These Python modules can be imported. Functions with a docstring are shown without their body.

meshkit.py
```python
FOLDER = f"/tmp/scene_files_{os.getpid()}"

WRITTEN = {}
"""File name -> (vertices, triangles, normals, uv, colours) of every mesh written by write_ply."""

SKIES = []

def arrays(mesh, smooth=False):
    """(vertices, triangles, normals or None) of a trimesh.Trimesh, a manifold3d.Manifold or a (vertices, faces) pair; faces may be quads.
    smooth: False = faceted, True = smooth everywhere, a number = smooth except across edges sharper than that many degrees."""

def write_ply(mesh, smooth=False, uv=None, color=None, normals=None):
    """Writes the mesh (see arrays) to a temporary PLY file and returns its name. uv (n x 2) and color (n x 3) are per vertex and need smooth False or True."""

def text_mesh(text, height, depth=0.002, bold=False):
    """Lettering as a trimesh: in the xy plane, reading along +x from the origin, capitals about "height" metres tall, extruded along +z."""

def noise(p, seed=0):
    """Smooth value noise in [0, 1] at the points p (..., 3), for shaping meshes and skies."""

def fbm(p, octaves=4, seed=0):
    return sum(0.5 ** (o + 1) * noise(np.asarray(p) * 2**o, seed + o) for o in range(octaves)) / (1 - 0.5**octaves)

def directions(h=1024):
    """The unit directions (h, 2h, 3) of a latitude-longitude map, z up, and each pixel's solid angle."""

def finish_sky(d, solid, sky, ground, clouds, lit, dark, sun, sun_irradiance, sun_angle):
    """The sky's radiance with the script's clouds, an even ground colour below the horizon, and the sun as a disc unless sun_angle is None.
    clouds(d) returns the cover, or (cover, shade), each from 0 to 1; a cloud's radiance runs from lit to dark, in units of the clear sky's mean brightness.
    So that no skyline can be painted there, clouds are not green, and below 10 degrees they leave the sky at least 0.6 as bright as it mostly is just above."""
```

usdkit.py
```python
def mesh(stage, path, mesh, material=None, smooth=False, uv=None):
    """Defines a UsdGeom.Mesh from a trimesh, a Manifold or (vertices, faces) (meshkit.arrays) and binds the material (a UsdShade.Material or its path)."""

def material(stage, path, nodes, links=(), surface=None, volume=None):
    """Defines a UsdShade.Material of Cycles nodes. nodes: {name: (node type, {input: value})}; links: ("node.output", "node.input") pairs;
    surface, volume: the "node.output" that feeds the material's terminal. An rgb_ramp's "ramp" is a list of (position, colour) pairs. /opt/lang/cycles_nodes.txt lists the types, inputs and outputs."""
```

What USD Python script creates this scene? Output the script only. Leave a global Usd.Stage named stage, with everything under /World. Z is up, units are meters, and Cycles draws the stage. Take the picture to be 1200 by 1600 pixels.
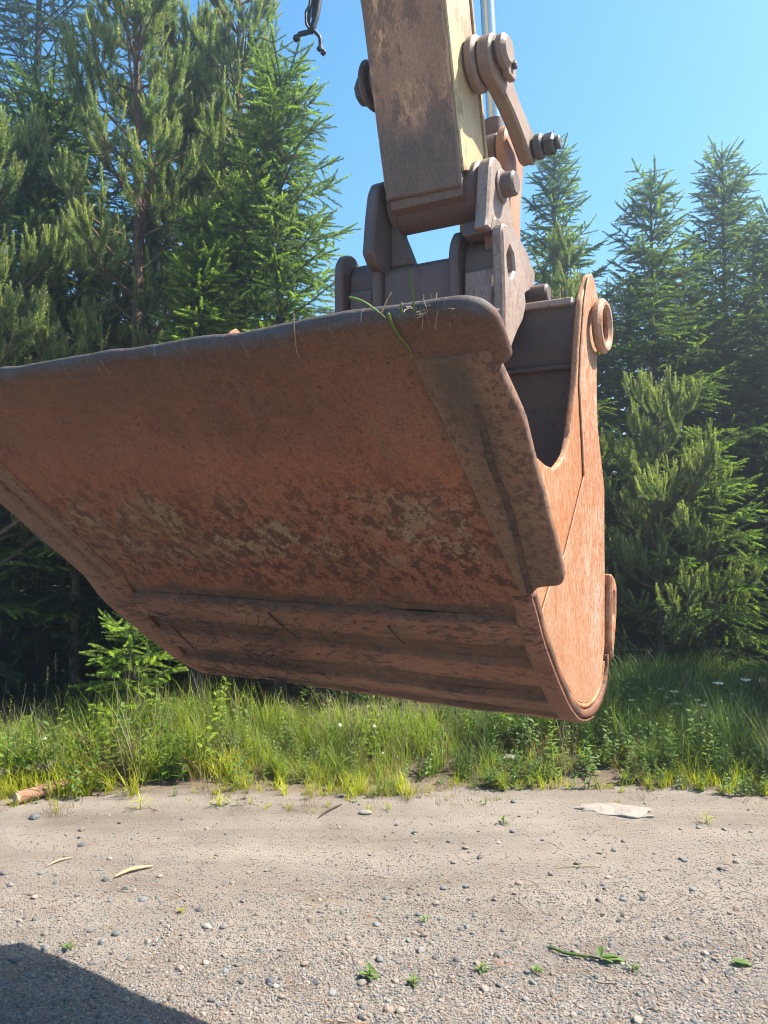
import math, random
import numpy as np, trimesh, usdkit, meshkit
import mapbox_earcut as earcut
from pxr import Usd, UsdGeom, UsdLux, UsdShade, Gf, Vt, Sdf

stage = Usd.Stage.CreateInMemory()
UsdGeom.SetStageUpAxis(stage, 'Z')
UsdGeom.SetStageMetersPerUnit(stage, 1.0)
UsdGeom.Xform.Define(stage, '/World')
UsdGeom.Scope.Define(stage, '/World/Looks')

# ---------------------------------------------------------------- camera, sky, sun
SUN_AZ, SUN_EL = math.radians(85), math.radians(53)
SKY_STRENGTH, SUN_INTENSITY, EXPOSURE = 0.076, 1.25, 1.95
cam = UsdGeom.Camera.Define(stage, '/World/camera')
cam.CreateHorizontalApertureAttr(36.0); cam.CreateVerticalApertureAttr(48.0)
cam.CreateFocalLengthAttr(36.0)
cam.CreateExposureAttr(EXPOSURE)
cam.CreateClippingRangeAttr(Gf.Vec2f(0.05, 2000))
cam.AddTranslateOp().Set((0, 0, 1.6)); cam.AddRotateXOp().Set(91.0)

SUN = np.array([math.sin(SUN_AZ) * math.cos(SUN_EL), math.cos(SUN_AZ) * math.cos(SUN_EL), math.sin(SUN_EL)])
dome = UsdLux.DomeLight.Define(stage, '/World/sky')
dome.GetPrim().SetCustomDataByKey('kind', 'structure')
sky_m = usdkit.material(stage, '/World/Looks/sky', {
    'tc': ('texture_coordinate', {}), 'mp': ('mapping', {'scale': (1.2, 1.2, 3.0)}),
    'sky': ('sky_texture', {'sky_type': 'single_scattering', 'sun_disc': False, 'sun_elevation': SUN_EL, 'sun_rotation': SUN_AZ,
                            'altitude': 100.0, 'air_density': 1.0, 'aerosol_density': 0.2, 'ozone_density': 1.0}),
    'n': ('noise_texture', {'scale': 1.6, 'detail': 6.0, 'roughness': 0.6, 'distortion': 0.6}),
    'r': ('rgb_ramp', {'ramp': [(0.0, (0, 0, 0)), (0.56, (0, 0, 0)), (0.8, (0.12, 0.12, 0.12)), (1, (0.2, 0.2, 0.2))]}),
    'hs': ('hsv', {'saturation': 1.34, 'hue': 0.491}),
    'mx': ('mix_color', {'b': (5.5, 6.0, 6.6), 'use_clamp': False}),
    'bg': ('background_shader', {'strength': SKY_STRENGTH})},
    [('tc.generated', 'mp.vector'), ('mp.vector', 'n.vector'), ('n.fac', 'r.fac'), ('sky.color', 'hs.color'), ('hs.color', 'mx.a'), ('r.color', 'mx.fac'),
     ('mx.result', 'bg.color')], surface='bg.background')
UsdShade.MaterialBindingAPI.Apply(dome.GetPrim()).Bind(sky_m)
sun = UsdLux.DistantLight.Define(stage, '/World/sun')
sun.CreateIntensityAttr(SUN_INTENSITY); sun.CreateAngleAttr(0.5); sun.CreateNormalizeAttr(True); sun.CreateColorAttr(Gf.Vec3f(1.0, 0.93, 0.82))
sun.AddRotateZOp().Set(-math.degrees(SUN_AZ)); sun.AddRotateXOp().Set(-(90 - math.degrees(SUN_EL)))

# ---------------------------------------------------------------- helpers
used = {}
def numbered(path):
    n = used.get(path, 0); used[path] = n + 1
    return path if n == 0 else f'{path}_{n:03d}'

def tag(o, label=None, cat=None, group=None, kind=None):
    p = o.GetPrim()
    for k, v in (('label', label), ('category', cat), ('group', group), ('kind', kind)):
        if v: p.SetCustomDataByKey(k, v)
    return o

def thing(name, label, cat, group=None, loc=None, rotz=0.0, matrix=None):
    x = UsdGeom.Xform.Define(stage, numbered('/World/' + name))
    if matrix is not None: x.AddTransformOp().Set(Gf.Matrix4d(*[float(v) for v in np.asarray(matrix).ravel()]))
    if loc is not None:
        x.AddTranslateOp().Set(tuple(float(v) for v in loc))
        if rotz: x.AddRotateZOp().Set(math.degrees(rotz))
    return tag(x, label, cat, group)

def part(name, mesh, mat, parent=None, smooth=False, uv=None, label=None, kind=None):
    base = str(parent.GetPath()) if parent is not None else '/World'
    m = usdkit.mesh(stage, numbered(base + '/' + name), mesh, mat, smooth=smooth, uv=uv)
    return tag(m, label=label, kind=kind)

def cat_mesh(ms):
    vs, fs, n = [], [], 0
    for v, f in ms:
        f = np.asarray(f, int)
        if f.shape[1] == 4: f = np.vstack([f[:, [0, 1, 2]], f[:, [0, 2, 3]]])
        vs.append(np.asarray(v, float)); fs.append(f + n); n += len(v)
    return np.vstack(vs), np.vstack(fs)

def tube(points, radii, sides=8, cap=True):
    p = np.asarray(points, float); n = len(p)
    r = np.broadcast_to(np.asarray(radii, float), (n,))
    t = np.gradient(p, axis=0); t /= np.linalg.norm(t, axis=1, keepdims=True) + 1e-12
    a = np.zeros_like(p)
    ref = np.array([0, 0, 1.0]) if abs(t[0, 2]) < 0.9 else np.array([1.0, 0, 0])
    cur = np.cross(t[0], ref)
    for i in range(n):
        cur = cur - t[i] * np.dot(cur, t[i]); cur /= np.linalg.norm(cur) + 1e-12; a[i] = cur
    b = np.cross(t, a); ang = np.arange(sides) * 2 * np.pi / sides
    v = (p[:, None] + r[:, None, None] * (np.cos(ang)[None, :, None] * a[:, None] + np.sin(ang)[None, :, None] * b[:, None])).reshape(-1, 3)
    i, j = np.meshgrid(np.arange(n - 1), np.arange(sides), indexing='ij')
    q = np.stack([i * sides + j, i * sides + (j + 1) % sides, (i + 1) * sides + (j + 1) % sides, (i + 1) * sides + j], -1).reshape(-1, 4)
    f = np.vstack([q[:, [0, 1, 2]], q[:, [0, 2, 3]]])
    if cap:
        v = np.vstack([v, p[0], p[-1]]); k = len(v)
        j = np.arange(sides)
        f = np.vstack([f, np.stack([(j + 1) % sides, j, np.full(sides, k - 2)], 1),
                       np.stack([(n - 1) * sides + j, (n - 1) * sides + (j + 1) % sides, np.full(sides, k - 1)], 1)])
    return v, f

def area2(p):
    x, y = p[:, 0], p[:, 1]
    return float(np.dot(x, np.roll(y, -1)) - np.dot(y, np.roll(x, -1)))

def resample(p, step):
    out = []
    for i in range(len(p)):
        a, b = p[i], p[(i + 1) % len(p)]
        k = max(1, int(np.ceil(np.linalg.norm(b - a) / step)))
        out += [a + (b - a) * j / k for j in range(k)]
    return np.array(out)

def inset(p, d):
    e = np.roll(p, -1, 0) - p; e /= np.linalg.norm(e, axis=1, keepdims=True) + 1e-12
    nn = np.stack([-e[:, 1], e[:, 0]], 1)
    m = nn + np.roll(nn, 1, 0)
    m /= np.maximum((m * m).sum(1, keepdims=True), 0.6) * 0.5
    return p + m * d

def round_corners(p, r, n=4):
    """Rounds the corners of a closed outline; r is one radius or one for each corner."""
    p = np.asarray(p, float); out = []
    rr = np.broadcast_to(np.asarray(r, float), (len(p),))
    for i in range(len(p)):
        a, b, c = p[i - 1], p[i], p[(i + 1) % len(p)]
        la, lc = np.linalg.norm(a - b), np.linalg.norm(c - b)
        d = min(rr[i], la * 0.45, lc * 0.45)
        if d < 1e-5: out.append(b); continue
        s, e = b + (a - b) / la * d, b + (c - b) / lc * d
        for t in np.linspace(0, 1, n): out.append((1 - t) ** 2 * s + 2 * t * (1 - t) * b + t * t * e)
    return np.array(out)

def plate(outline, n0, n1, fn, bevel=0.006, holes=(), step=0.05, wob=0.0, seed=0):
    """A plate with chamfered edges: the outline (and holes) in the plane, thickness from n0 to n1, mapped by fn(a, b, n)."""
    loops = [np.asarray(outline, float)] + [np.asarray(h, float) for h in holes]
    loops = [(l if area2(l) > 0 else l[::-1]) if i == 0 else (l if area2(l) < 0 else l[::-1]) for i, l in enumerate(loops)]
    loops = [resample(l, step) for l in loops]
    if wob:
        for l in loops:
            q = np.c_[l * 9, np.zeros(len(l))]
            l += wob * np.stack([meshkit.fbm(q, 3, seed) - .5, meshkit.fbm(q + 31, 3, seed + 7) - .5], 1) * 2
    b = min(bevel, abs(n1 - n0) * 0.4); sgn = np.sign(n1 - n0)
    vs, fs, base = [], [], 0
    capv = []
    for l in loops:
        k = len(l); li = inset(l, b)
        for (ll, nn) in ((li, n0), (l, n0 + sgn * b), (l, n1 - sgn * b), (li, n1)): vs.append(np.c_[ll, np.full(k, nn)])
        j = np.arange(k); jn = (j + 1) % k
        for q in range(3):
            o = base + q * k
            fs.append(np.stack([o + j, o + jn, o + k + jn], 1)); fs.append(np.stack([o + j, o + k + jn, o + k + j], 1))
        capv.append((base, k)); base += 4 * k
    flat = np.vstack([inset(l, b) for l in loops]); ends = np.cumsum([len(l) for l in loops]).astype(np.uint32)
    tri = earcut.triangulate_float64(flat, ends).reshape(-1, 3).astype(int)
    idx0 = np.concatenate([np.arange(bs, bs + k) for bs, k in capv]); idx1 = np.concatenate([np.arange(bs + 3 * k, bs + 4 * k) for bs, k in capv])
    fs.append(idx0[tri]); fs.append(idx1[tri[:, ::-1]])
    v = np.vstack(vs); f = np.vstack(fs)
    p = fn(v[:, 0], v[:, 1], v[:, 2])
    m = trimesh.Trimesh(p, f, process=False)
    trimesh.repair.fix_normals(m)
    return m

# ---------------------------------------------------------------- materials
def mat(name, nodes, links, surface='p.BSDF'):
    return usdkit.material(stage, '/World/Looks/' + name, nodes, links, surface=surface)

def plain(name, col, rough=0.6, var=0.25, scale=8.0, bump=0.0, metallic=0.0, k=0.6):
    c = np.array(col) * k
    return mat(name, {'tc': ('texture_coordinate', {}), 'n': ('noise_texture', {'scale': scale, 'detail': 5.0, 'roughness': 0.65}),
                      'r': ('rgb_ramp', {'ramp': [(0.3, c * (1 - var)), (0.7, c * (1 + var))]}),
                      'b': ('bump', {'strength': bump, 'distance': 0.01}),
                      'p': ('principled_bsdf', {'roughness': rough, 'metallic': metallic})},
               [('tc.object', 'n.vector'), ('n.fac', 'r.fac'), ('r.color', 'p.base_color'), ('n.fac', 'b.height'), ('b.normal', 'p.normal')])

def weathered(name, dark, mid, light, speck, patch=None, patch_amt=0.0, rough=0.62, scale=4.0, stretch=(1, 1, 1), rot=(0, 0, 0), speck_scale=38.0,
              speck_lo=0.56, bump=0.35, extra=None, scratch=None, k=0.6, fine=0.5, spots=None):
    """Painted or rusted steel, bark, stone: cloudy tone, speckles of two sizes, paint remains in patches, fine relief."""
    dark, mid, light, speck = (np.array(c) * k for c in (dark, mid, light, speck))
    nodes = {'tc': ('texture_coordinate', {}), 'mp': ('mapping', {'scale': stretch, 'rotation': rot}),
             'n1': ('noise_texture', {'scale': scale, 'detail': 12.0, 'roughness': 0.68, 'distortion': 0.3}),
             'r1': ('rgb_ramp', {'ramp': [(0.30, dark), (0.5, mid), (0.70, light)]}),
             'n2': ('noise_texture', {'scale': speck_scale, 'detail': 10.0, 'roughness': 0.75, 'distortion': 0.2}),
             'n3': ('noise_texture', {'scale': scale * 0.9, 'detail': 6.0, 'roughness': 0.65}),
             'ad': ('math', {'math_type': 'multiply_add', 'value2': 0.45}),
             'r2': ('rgb_ramp', {'ramp': [(speck_lo + .21, (0, 0, 0)), (speck_lo + .26, (.9, .9, .9))]}),
             'm2': ('mix_color', {'b': speck}),
             'n4': ('noise_texture', {'scale': 170.0, 'detail': 6.0, 'roughness': 0.75}),
             'r4': ('rgb_ramp', {'ramp': [(0.32, (1 - fine * .62,) * 3), (0.5, (1, 1, 1)), (0.68, (1 + fine * .5,) * 3)]}),
             'm4': ('mix_color', {'blend_type': 'multiply', 'fac': 1.0, 'use_clamp': False}),
             'hs': ('math', {'math_type': 'multiply_add', 'value2': 0.6}),
             'bp': ('bump', {'strength': bump, 'distance': 0.006}),
             'rr': ('map_range', {'to_min': rough - 0.12, 'to_max': rough + 0.18}),
             'p': ('principled_bsdf', {'specular_ior_level': 0.3})}
    links = [('tc.object', 'mp.vector'), ('mp.vector', 'n1.vector'), ('mp.vector', 'n2.vector'), ('tc.object', 'n3.vector'), ('mp.vector', 'n4.vector'),
             ('n1.fac', 'r1.fac'), ('n3.fac', 'ad.value1'), ('n2.fac', 'ad.value3'), ('ad.value', 'r2.fac'),
             ('r2.color', 'm2.fac'), ('n4.fac', 'hs.value1'), ('n2.fac', 'hs.value3'), ('hs.value', 'bp.height'), ('bp.normal', 'p.normal'),
             ('n1.fac', 'rr.value'), ('rr.result', 'p.roughness'), ('n4.fac', 'r4.fac'), ('r4.color', 'm4.b')]
    last = 'r1.color'
    if patch is not None:
        nodes['n5'] = ('noise_texture', {'scale': scale * 1.3, 'detail': 12.0, 'roughness': 0.76, 'distortion': 0.2})
        nodes['r5'] = ('rgb_ramp', {'ramp': [(0.60 - patch_amt, (0, 0, 0)), (0.70 - patch_amt, (.9, .9, .9))]})
        nodes['mp5'] = ('mapping', {'scale': stretch, 'rotation': rot, 'location': (3.1, 5.2, 1.7)})
        nodes['m5'] = ('mix_color', {'b': np.array(patch) * k})
        links += [('tc.object', 'mp5.vector'), ('mp5.vector', 'n5.vector'), ('n5.fac', 'r5.fac'), (last, 'm5.a'), ('r5.color', 'm5.fac')]
        last = 'm5.result'
    links.append((last, 'm2.a')); last = 'm2.result'
    if extra:
        last = extra(nodes, links, last)
    if scratch is not None:
        nodes['mps'] = ('mapping', {'scale': (55, 55, 6.0), 'rotation': rot})
        nodes['ns'] = ('noise_texture', {'scale': 3.0, 'detail': 8.0, 'roughness': 0.75, 'distortion': 1.2})
        nodes['rs'] = ('rgb_ramp', {'ramp': [(0.5, (0, 0, 0)), (0.66, (0.85, 0.85, 0.85))]})
        nodes['ms'] = ('mix_color', {'b': np.array(scratch) * k})
        links += [('tc.object', 'mps.vector'), ('mps.vector', 'ns.vector'), ('ns.fac', 'rs.fac'), ('rs.color', 'ms.fac'), (last, 'ms.a')]
        last = 'ms.result'
    links.append((last, 'm4.a')); links.append(('m4.result', 'p.base_color'))
    return mat(name, nodes, links)

KF = 0.58
def floor_features(nodes, links, last):
    """Where the floor's steel is polished, caked with soil or keeps khaki paint; uv = (distance across the bucket, distance along the floor)."""
    nodes['uv'] = ('texture_coordinate', {}); nodes['sx'] = ('separate_xyz', {})
    nodes['nw'] = ('noise_texture', {'scale': 7.0, 'detail': 8.0, 'roughness': 0.68})
    nodes['wob'] = ('math', {'math_type': 'multiply_add', 'value2': 0.14})
    nodes['off'] = ('math', {'math_type': 'subtract', 'value2': 0.07})
    nodes['lo'] = ('math', {'math_type': 'multiply_add', 'value2': 0.05})
    nodes['loo'] = ('math', {'math_type': 'subtract', 'value2': 0.025})
    links += [('uv.UV', 'sx.vector'), ('tc.object', 'nw.vector'), ('nw.fac', 'wob.value1'), ('sx.y', 'wob.value3'), ('wob.value', 'off.value1'),
              ('nw.fac', 'lo.value1'), ('sx.y', 'lo.value3'), ('lo.value', 'loo.value1')]
    def noise(key, scale, lo, hi, vec='tc.object', detail=10.0, rough=0.75, a=0.0, b=1.0):
        nodes[key] = ('noise_texture', {'scale': scale, 'detail': detail, 'roughness': rough}); nodes[key + 'q'] = ('rgb_ramp', {'ramp': [(lo, (a,) * 3), (hi, (b,) * 3)]})
        links.extend([(vec, key + '.vector'), (key + '.fac', key + 'q.fac')]); return key + 'q.color'
    def band(key, ramp, colour, src='off.value', soft=None):
        nonlocal last
        # ramp positions: metres x 1.25 along the floor from its far end, -1 = cutting edge
        nodes[key + 'r'] = ('rgb_ramp', {'ramp': [((p + 1.1) / 2.2, (a, a, a)) for p, a in ramp]})
        nodes[key + 'm'] = ('mix_color', {'b': np.array(colour) * KF})
        fac = key + 'r.color'
        links.append((src, key + 'r.fac'))
        if soft:
            nodes[key + 'x'] = ('mix_color', {'blend_type': 'multiply', 'fac': 1.0})
            links.extend([(fac, key + 'x.a'), (soft, key + 'x.b')]); fac = key + 'x.result'
        links.extend([(fac, key + 'm.fac'), (last, key + 'm.a')]); last = key + 'm.result'
    band('top', [(-1.05, .8), (-.85, .75), (-.68, .25), (-.55, 0)], (0.19, 0.088, 0.055), soft=noise('nt', 4.0, .35, .6, a=.3))
    band('org', [(-.72, 0), (-.58, .8), (-.42, .7), (-.3, 0)], (0.37, 0.128, 0.062), soft=noise('no', 3.0, .38, .6, a=.35))
    band('kh', [(-.5, 0), (-.36, .9), (-.2, .8), (-.08, 0)], (0.33, 0.235, 0.135), soft=noise('nk', 7.0, .50, .55, detail=14.0))
    band('rdk', [(-.62, 0), (-.42, .85), (-.06, 1), (.03, .3), (.12, 0)], (0.100, 0.033, 0.021), soft=noise('nd', 34.0, .505, .525, vec='mp.vector', detail=14.0))
    band('rd2', [(-.98, 0), (-.8, .8), (-.1, .9), (.1, 0)], (0.14, 0.055, 0.033), soft=noise('ne', 75.0, .56, .60, vec='mp.vector', detail=8.0))
    band('stk', [(-1.0, .3), (-.8, .8), (-.1, .6), (.1, 0)], (0.23, 0.125, 0.075), soft=noise('nf', 16.0, .52, .64, vec='mps2.vector', detail=8.0))
    nodes['mps2'] = ('mapping', {'scale': (2.0, 0.5, 0.5), 'rotation': (0.0, 0.0, 0.5)}); links.append(('tc.object', 'mps2.vector'))
    nodes['ux'] = ('rgb_ramp', {'ramp': [((u + 1) / 2, (a,) * 3) for u, a in ((-.115, 0), (-.06, .9), (.0, .9), (.05, 0))]}); nodes['ua'] = ('math', {'math_type': 'multiply_add', 'value2': 0.5, 'value3': 0.5})
    links.extend([('sx.x', 'ua.value1'), ('ua.value', 'ux.fac')])
    band('st1', [(-.86, 0), (-.79, .9), (-.62, .8), (-.45, .3), (-.05, .25), (.0, 0)], (0.105, 0.085, 0.058), soft='ux.color')
    band('st2', [(-1.0, 0), (-.86, .55), (-.72, .4), (-.6, 0)], (0.115, 0.062, 0.04), soft=noise('nst', 2.4, .46, .62, detail=6.0))
    band('pit', [(-1.0, 0), (-.9, .9), (-.1, .9), (.05, 0)], (0.075, 0.035, 0.024), soft=noise('npi', 52.0, .63, .66, detail=4.0))
    band('soil', [(.03, 0), (.06, .95), (.10, .95), (.14, 0)], (0.085, 0.062, 0.04), soft=noise('nso', 22.0, .3, .6, a=.35))
    band('lipd', [(-1.06, 1), (-.99, .9), (-.955, .45), (-.86, 0)], (0.10, 0.058, 0.038), src='loo.value', soft=noise('nl', 14.0, .35, .6, a=.5))
    band('steel', [(-1.06, 1), (-1.0, 1), (-.978, 0)], (0.125, 0.118, 0.118), src='loo.value', soft=noise('ns_', 24.0, .36, .60, a=.25))
    band('scr', [(-1.06, 1), (-.985, .9), (-.955, 0)], (0.42, 0.43, 0.46), src='loo.value', soft=noise('nsc', 30.0, .60, .68, vec='mpl.vector', detail=4.0))
    nodes['mpl'] = ('mapping', {'scale': (4.0, 0.4, 0.4)}); links.append(('tc.object', 'mpl.vector'))
    return last

def wing_stain(nodes, links, last):
    nodes['uv'] = ('texture_coordinate', {}); nodes['sx'] = ('separate_xyz', {}); nodes['nw'] = ('noise_texture', {'scale': 14.0, 'detail': 8.0, 'roughness': 0.7}); nodes['tw'] = ('math', {'math_type': 'multiply_add', 'value2': 0.12}); nodes['uw'] = ('math', {'math_type': 'multiply_add', 'value2': 0.07}); nodes['ua'] = ('math', {'math_type': 'multiply_add', 'value2': 0.5, 'value3': 0.5})
    nodes['ux'] = ('rgb_ramp', {'ramp': [((u + 1) / 2, (a,) * 3) for u, a in ((-.08, 0), (-.035, .95), (.01, .9), (.07, 0))]})
    nodes['tr'] = ('rgb_ramp', {'ramp': [((p + 1.1) / 2.2, (a,) * 3) for p, a in ((-.84, 0), (-.74, .95), (-.56, .85), (-.38, .3), (.05, .35), (.12, .8))]})
    nodes['mu'] = ('mix_color', {'blend_type': 'multiply', 'fac': 1.0}); nodes['mq'] = ('mix_color', {'b': (0.060, 0.049, 0.033)})
    links += [('uv.UV', 'sx.vector'), ('tc.object', 'nw.vector'), ('nw.fac', 'tw.value1'), ('sx.y', 'tw.value3'), ('nw.fac', 'uw.value1'), ('sx.x', 'uw.value3'), ('uw.value', 'ua.value1'),
              ('ua.value', 'ux.fac'), ('tw.value', 'tr.fac'), ('ux.color', 'mu.a'), ('tr.color', 'mu.b'), ('mu.result', 'mq.fac'), (last, 'mq.a')]
    return 'mq.result'
R_rust = weathered('rusty_floor_steel', (0.20, 0.076, 0.042), (0.30, 0.114, 0.060), (0.37, 0.165, 0.095), (0.11, 0.040, 0.025), rough=0.68, scale=3.4, stretch=(1.0, 0.8, 0.85),
                   rot=(0.0, 0.0, 0.45), speck_scale=60.0, speck_lo=0.57, bump=0.4, extra=floor_features, k=KF, fine=.55)
HK = dict(patch=(0.2, 0.145, 0.095), patch_amt=0.03, scale=5.0, stretch=(0.6, 1.6, 1.6), speck_scale=46, speck_lo=0.55, bump=0.5, k=.62)
def heel_soil(nodes, links, last):
    nodes['uv'] = ('texture_coordinate', {}); nodes['sx'] = ('separate_xyz', {}); nodes['nw'] = ('noise_texture', {'scale': 7.0, 'detail': 9.0, 'roughness': 0.7}); nodes['tw'] = ('math', {'math_type': 'multiply_add', 'value2': 0.045}); nodes['ts'] = ('math', {'math_type': 'subtract', 'value2': 0.0225})
    rp = [(.02, .3)]
    for c, a in ((.045, .9), (.243, .72), (.452, .78), (.617, .65)): rp += [(c - .075, .0), (c - .03, a), (c + .03, a), (c + .07, .03)]
    nodes['sr'] = ('rgb_ramp', {'ramp': [((p + 1.1) / 2.2, (a,) * 3) for p, a in sorted(rp)] + [(0.86, (.1, .1, .1))]})
    nodes['n7'] = ('noise_texture', {'scale': 26.0, 'detail': 9.0, 'roughness': 0.75}); nodes['r7'] = ('rgb_ramp', {'ramp': [(0.3, (.35,) * 3), (0.56, (1, 1, 1))]}); nodes['mu'] = ('mix_color', {'blend_type': 'multiply', 'fac': 1.0}); nodes['mq'] = ('mix_color', {'b': (0.040, 0.029, 0.019)})
    links += [('uv.UV', 'sx.vector'), ('tc.object', 'nw.vector'), ('nw.fac', 'tw.value1'), ('sx.y', 'tw.value3'), ('tw.value', 'ts.value1'), ('ts.value', 'sr.fac'), ('tc.object', 'n7.vector'), ('n7.fac', 'r7.fac'), ('sr.color', 'mu.a'), ('r7.color', 'mu.b'), ('mu.result', 'mq.fac'), (last, 'mq.a')]
    return 'mq.result'
R_heel = weathered('rusty_heel_steel', (0.18, 0.076, 0.043), (0.29, 0.122, 0.068), (0.36, 0.18, 0.105), (0.09, 0.045, 0.029), extra=heel_soil, **HK)
R_edge = weathered('rusty_edge_band_steel', (0.18, 0.076, 0.043), (0.28, 0.115, 0.066), (0.34, 0.165, 0.098), (0.10, 0.045, 0.029), **HK)
R_groove = weathered('soil_caked_steel', (0.06, 0.043, 0.03), (0.11, 0.074, 0.048), (0.20, 0.11, 0.068), (0.045, 0.033, 0.024), scale=7.0, stretch=(0.6, 2, 2), bump=0.6, rough=.8, k=.62)
R_wing = weathered('rusty_edge_steel', (0.17, 0.09, 0.062), (0.26, 0.132, 0.085), (0.32, 0.18, 0.115), (0.11, 0.06, 0.042), patch=(0.25, 0.19, 0.12), patch_amt=0.02, scale=5.0, speck_scale=55, speck_lo=0.56, bump=0.5, k=.6, extra=wing_stain)
R_side = weathered('scratched_rust_side', (0.392, 0.167, 0.077), (0.488, 0.247, 0.133), (0.530, 0.328, 0.209), (0.424, 0.149, 0.052), patch=(0.466, 0.356, 0.273), patch_amt=0.05, scale=2.4, stretch=(1, 1, 0.55), rough=0.6, bump=0.45, speck_scale=62, speck_lo=0.50, scratch=(0.583, 0.414, 0.278), k=.64, fine=.5)
R_gap = weathered('flaked_orange_rust', (0.399, 0.168, 0.069), (0.493, 0.241, 0.118), (0.536, 0.325, 0.190), (0.441, 0.146, 0.045), scale=6.0, stretch=(1, 1, 0.4), rough=0.6, bump=0.45, speck_scale=62, speck_lo=0.48, scratch=(0.588, 0.414, 0.269), k=.64, fine=.5)
R_in = weathered('dark_inner_steel', (0.095, 0.072, 0.064), (0.125, 0.095, 0.083), (0.155, 0.115, 0.098), (0.07, 0.052, 0.047), scale=3.0, rough=0.6, bump=0.2, speck_lo=0.64, k=.7, fine=.3)
R_coup = weathered('old_brown_steel', (0.12, 0.085, 0.074), (0.16, 0.115, 0.10), (0.20, 0.145, 0.122), (0.10, 0.068, 0.058), scale=4.0, rough=0.55, bump=0.25, speck_lo=0.63, patch=(0.19, 0.12, 0.095), patch_amt=0.0, k=.72, fine=.3)
R_hook = weathered('chipped_hook_steel', (0.25, 0.19, 0.155), (0.33, 0.25, 0.205), (0.38, 0.30, 0.25), (0.27, 0.165, 0.125), scale=6.0, stretch=(1, 1, .5), rough=0.55, bump=0.35, speck_scale=60, speck_lo=0.56, patch=(0.30, 0.19, 0.15), patch_amt=0.03, k=.72, fine=.35)
def grease(nodes, links, last):  # blends in a darker grey-brown towards the bottom of the arm
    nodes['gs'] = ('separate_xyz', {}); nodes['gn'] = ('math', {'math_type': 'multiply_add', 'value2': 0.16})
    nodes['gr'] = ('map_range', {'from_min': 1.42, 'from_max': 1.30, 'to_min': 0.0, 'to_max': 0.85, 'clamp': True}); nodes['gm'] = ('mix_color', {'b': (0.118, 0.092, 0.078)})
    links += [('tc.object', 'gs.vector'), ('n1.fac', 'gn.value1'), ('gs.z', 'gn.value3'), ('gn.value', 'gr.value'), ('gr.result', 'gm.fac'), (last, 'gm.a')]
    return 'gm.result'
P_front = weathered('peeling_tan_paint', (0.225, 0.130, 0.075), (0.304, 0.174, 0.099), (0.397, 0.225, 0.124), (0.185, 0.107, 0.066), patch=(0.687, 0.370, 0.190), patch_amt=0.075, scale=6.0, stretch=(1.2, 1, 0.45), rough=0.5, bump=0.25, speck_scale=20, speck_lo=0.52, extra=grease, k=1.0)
P_side = weathered('faded_yellow_paint', (0.50, 0.36, 0.18), (0.60, 0.45, 0.235), (0.66, 0.53, 0.31), (0.36, 0.24, 0.13), scale=6.0, stretch=(1, 1, 0.4), rough=0.45, bump=0.3, speck_lo=0.53, speck_scale=22, k=.64, fine=.4)
P_link = weathered('faded_orange_paint', (0.36, 0.185, 0.11), (0.44, 0.23, 0.135), (0.48, 0.275, 0.165), (0.2, 0.11, 0.08), scale=6.0, rough=0.45, bump=0.2, speck_lo=0.62, k=.7, fine=.3)
P_link2 = weathered('dusty_tan_link_paint', (0.27, 0.185, 0.135), (0.34, 0.235, 0.17), (0.40, 0.29, 0.21), (0.2, 0.13, 0.1), scale=5.0, rough=0.5, bump=0.2, speck_lo=0.60, k=.6, fine=.35)
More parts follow.
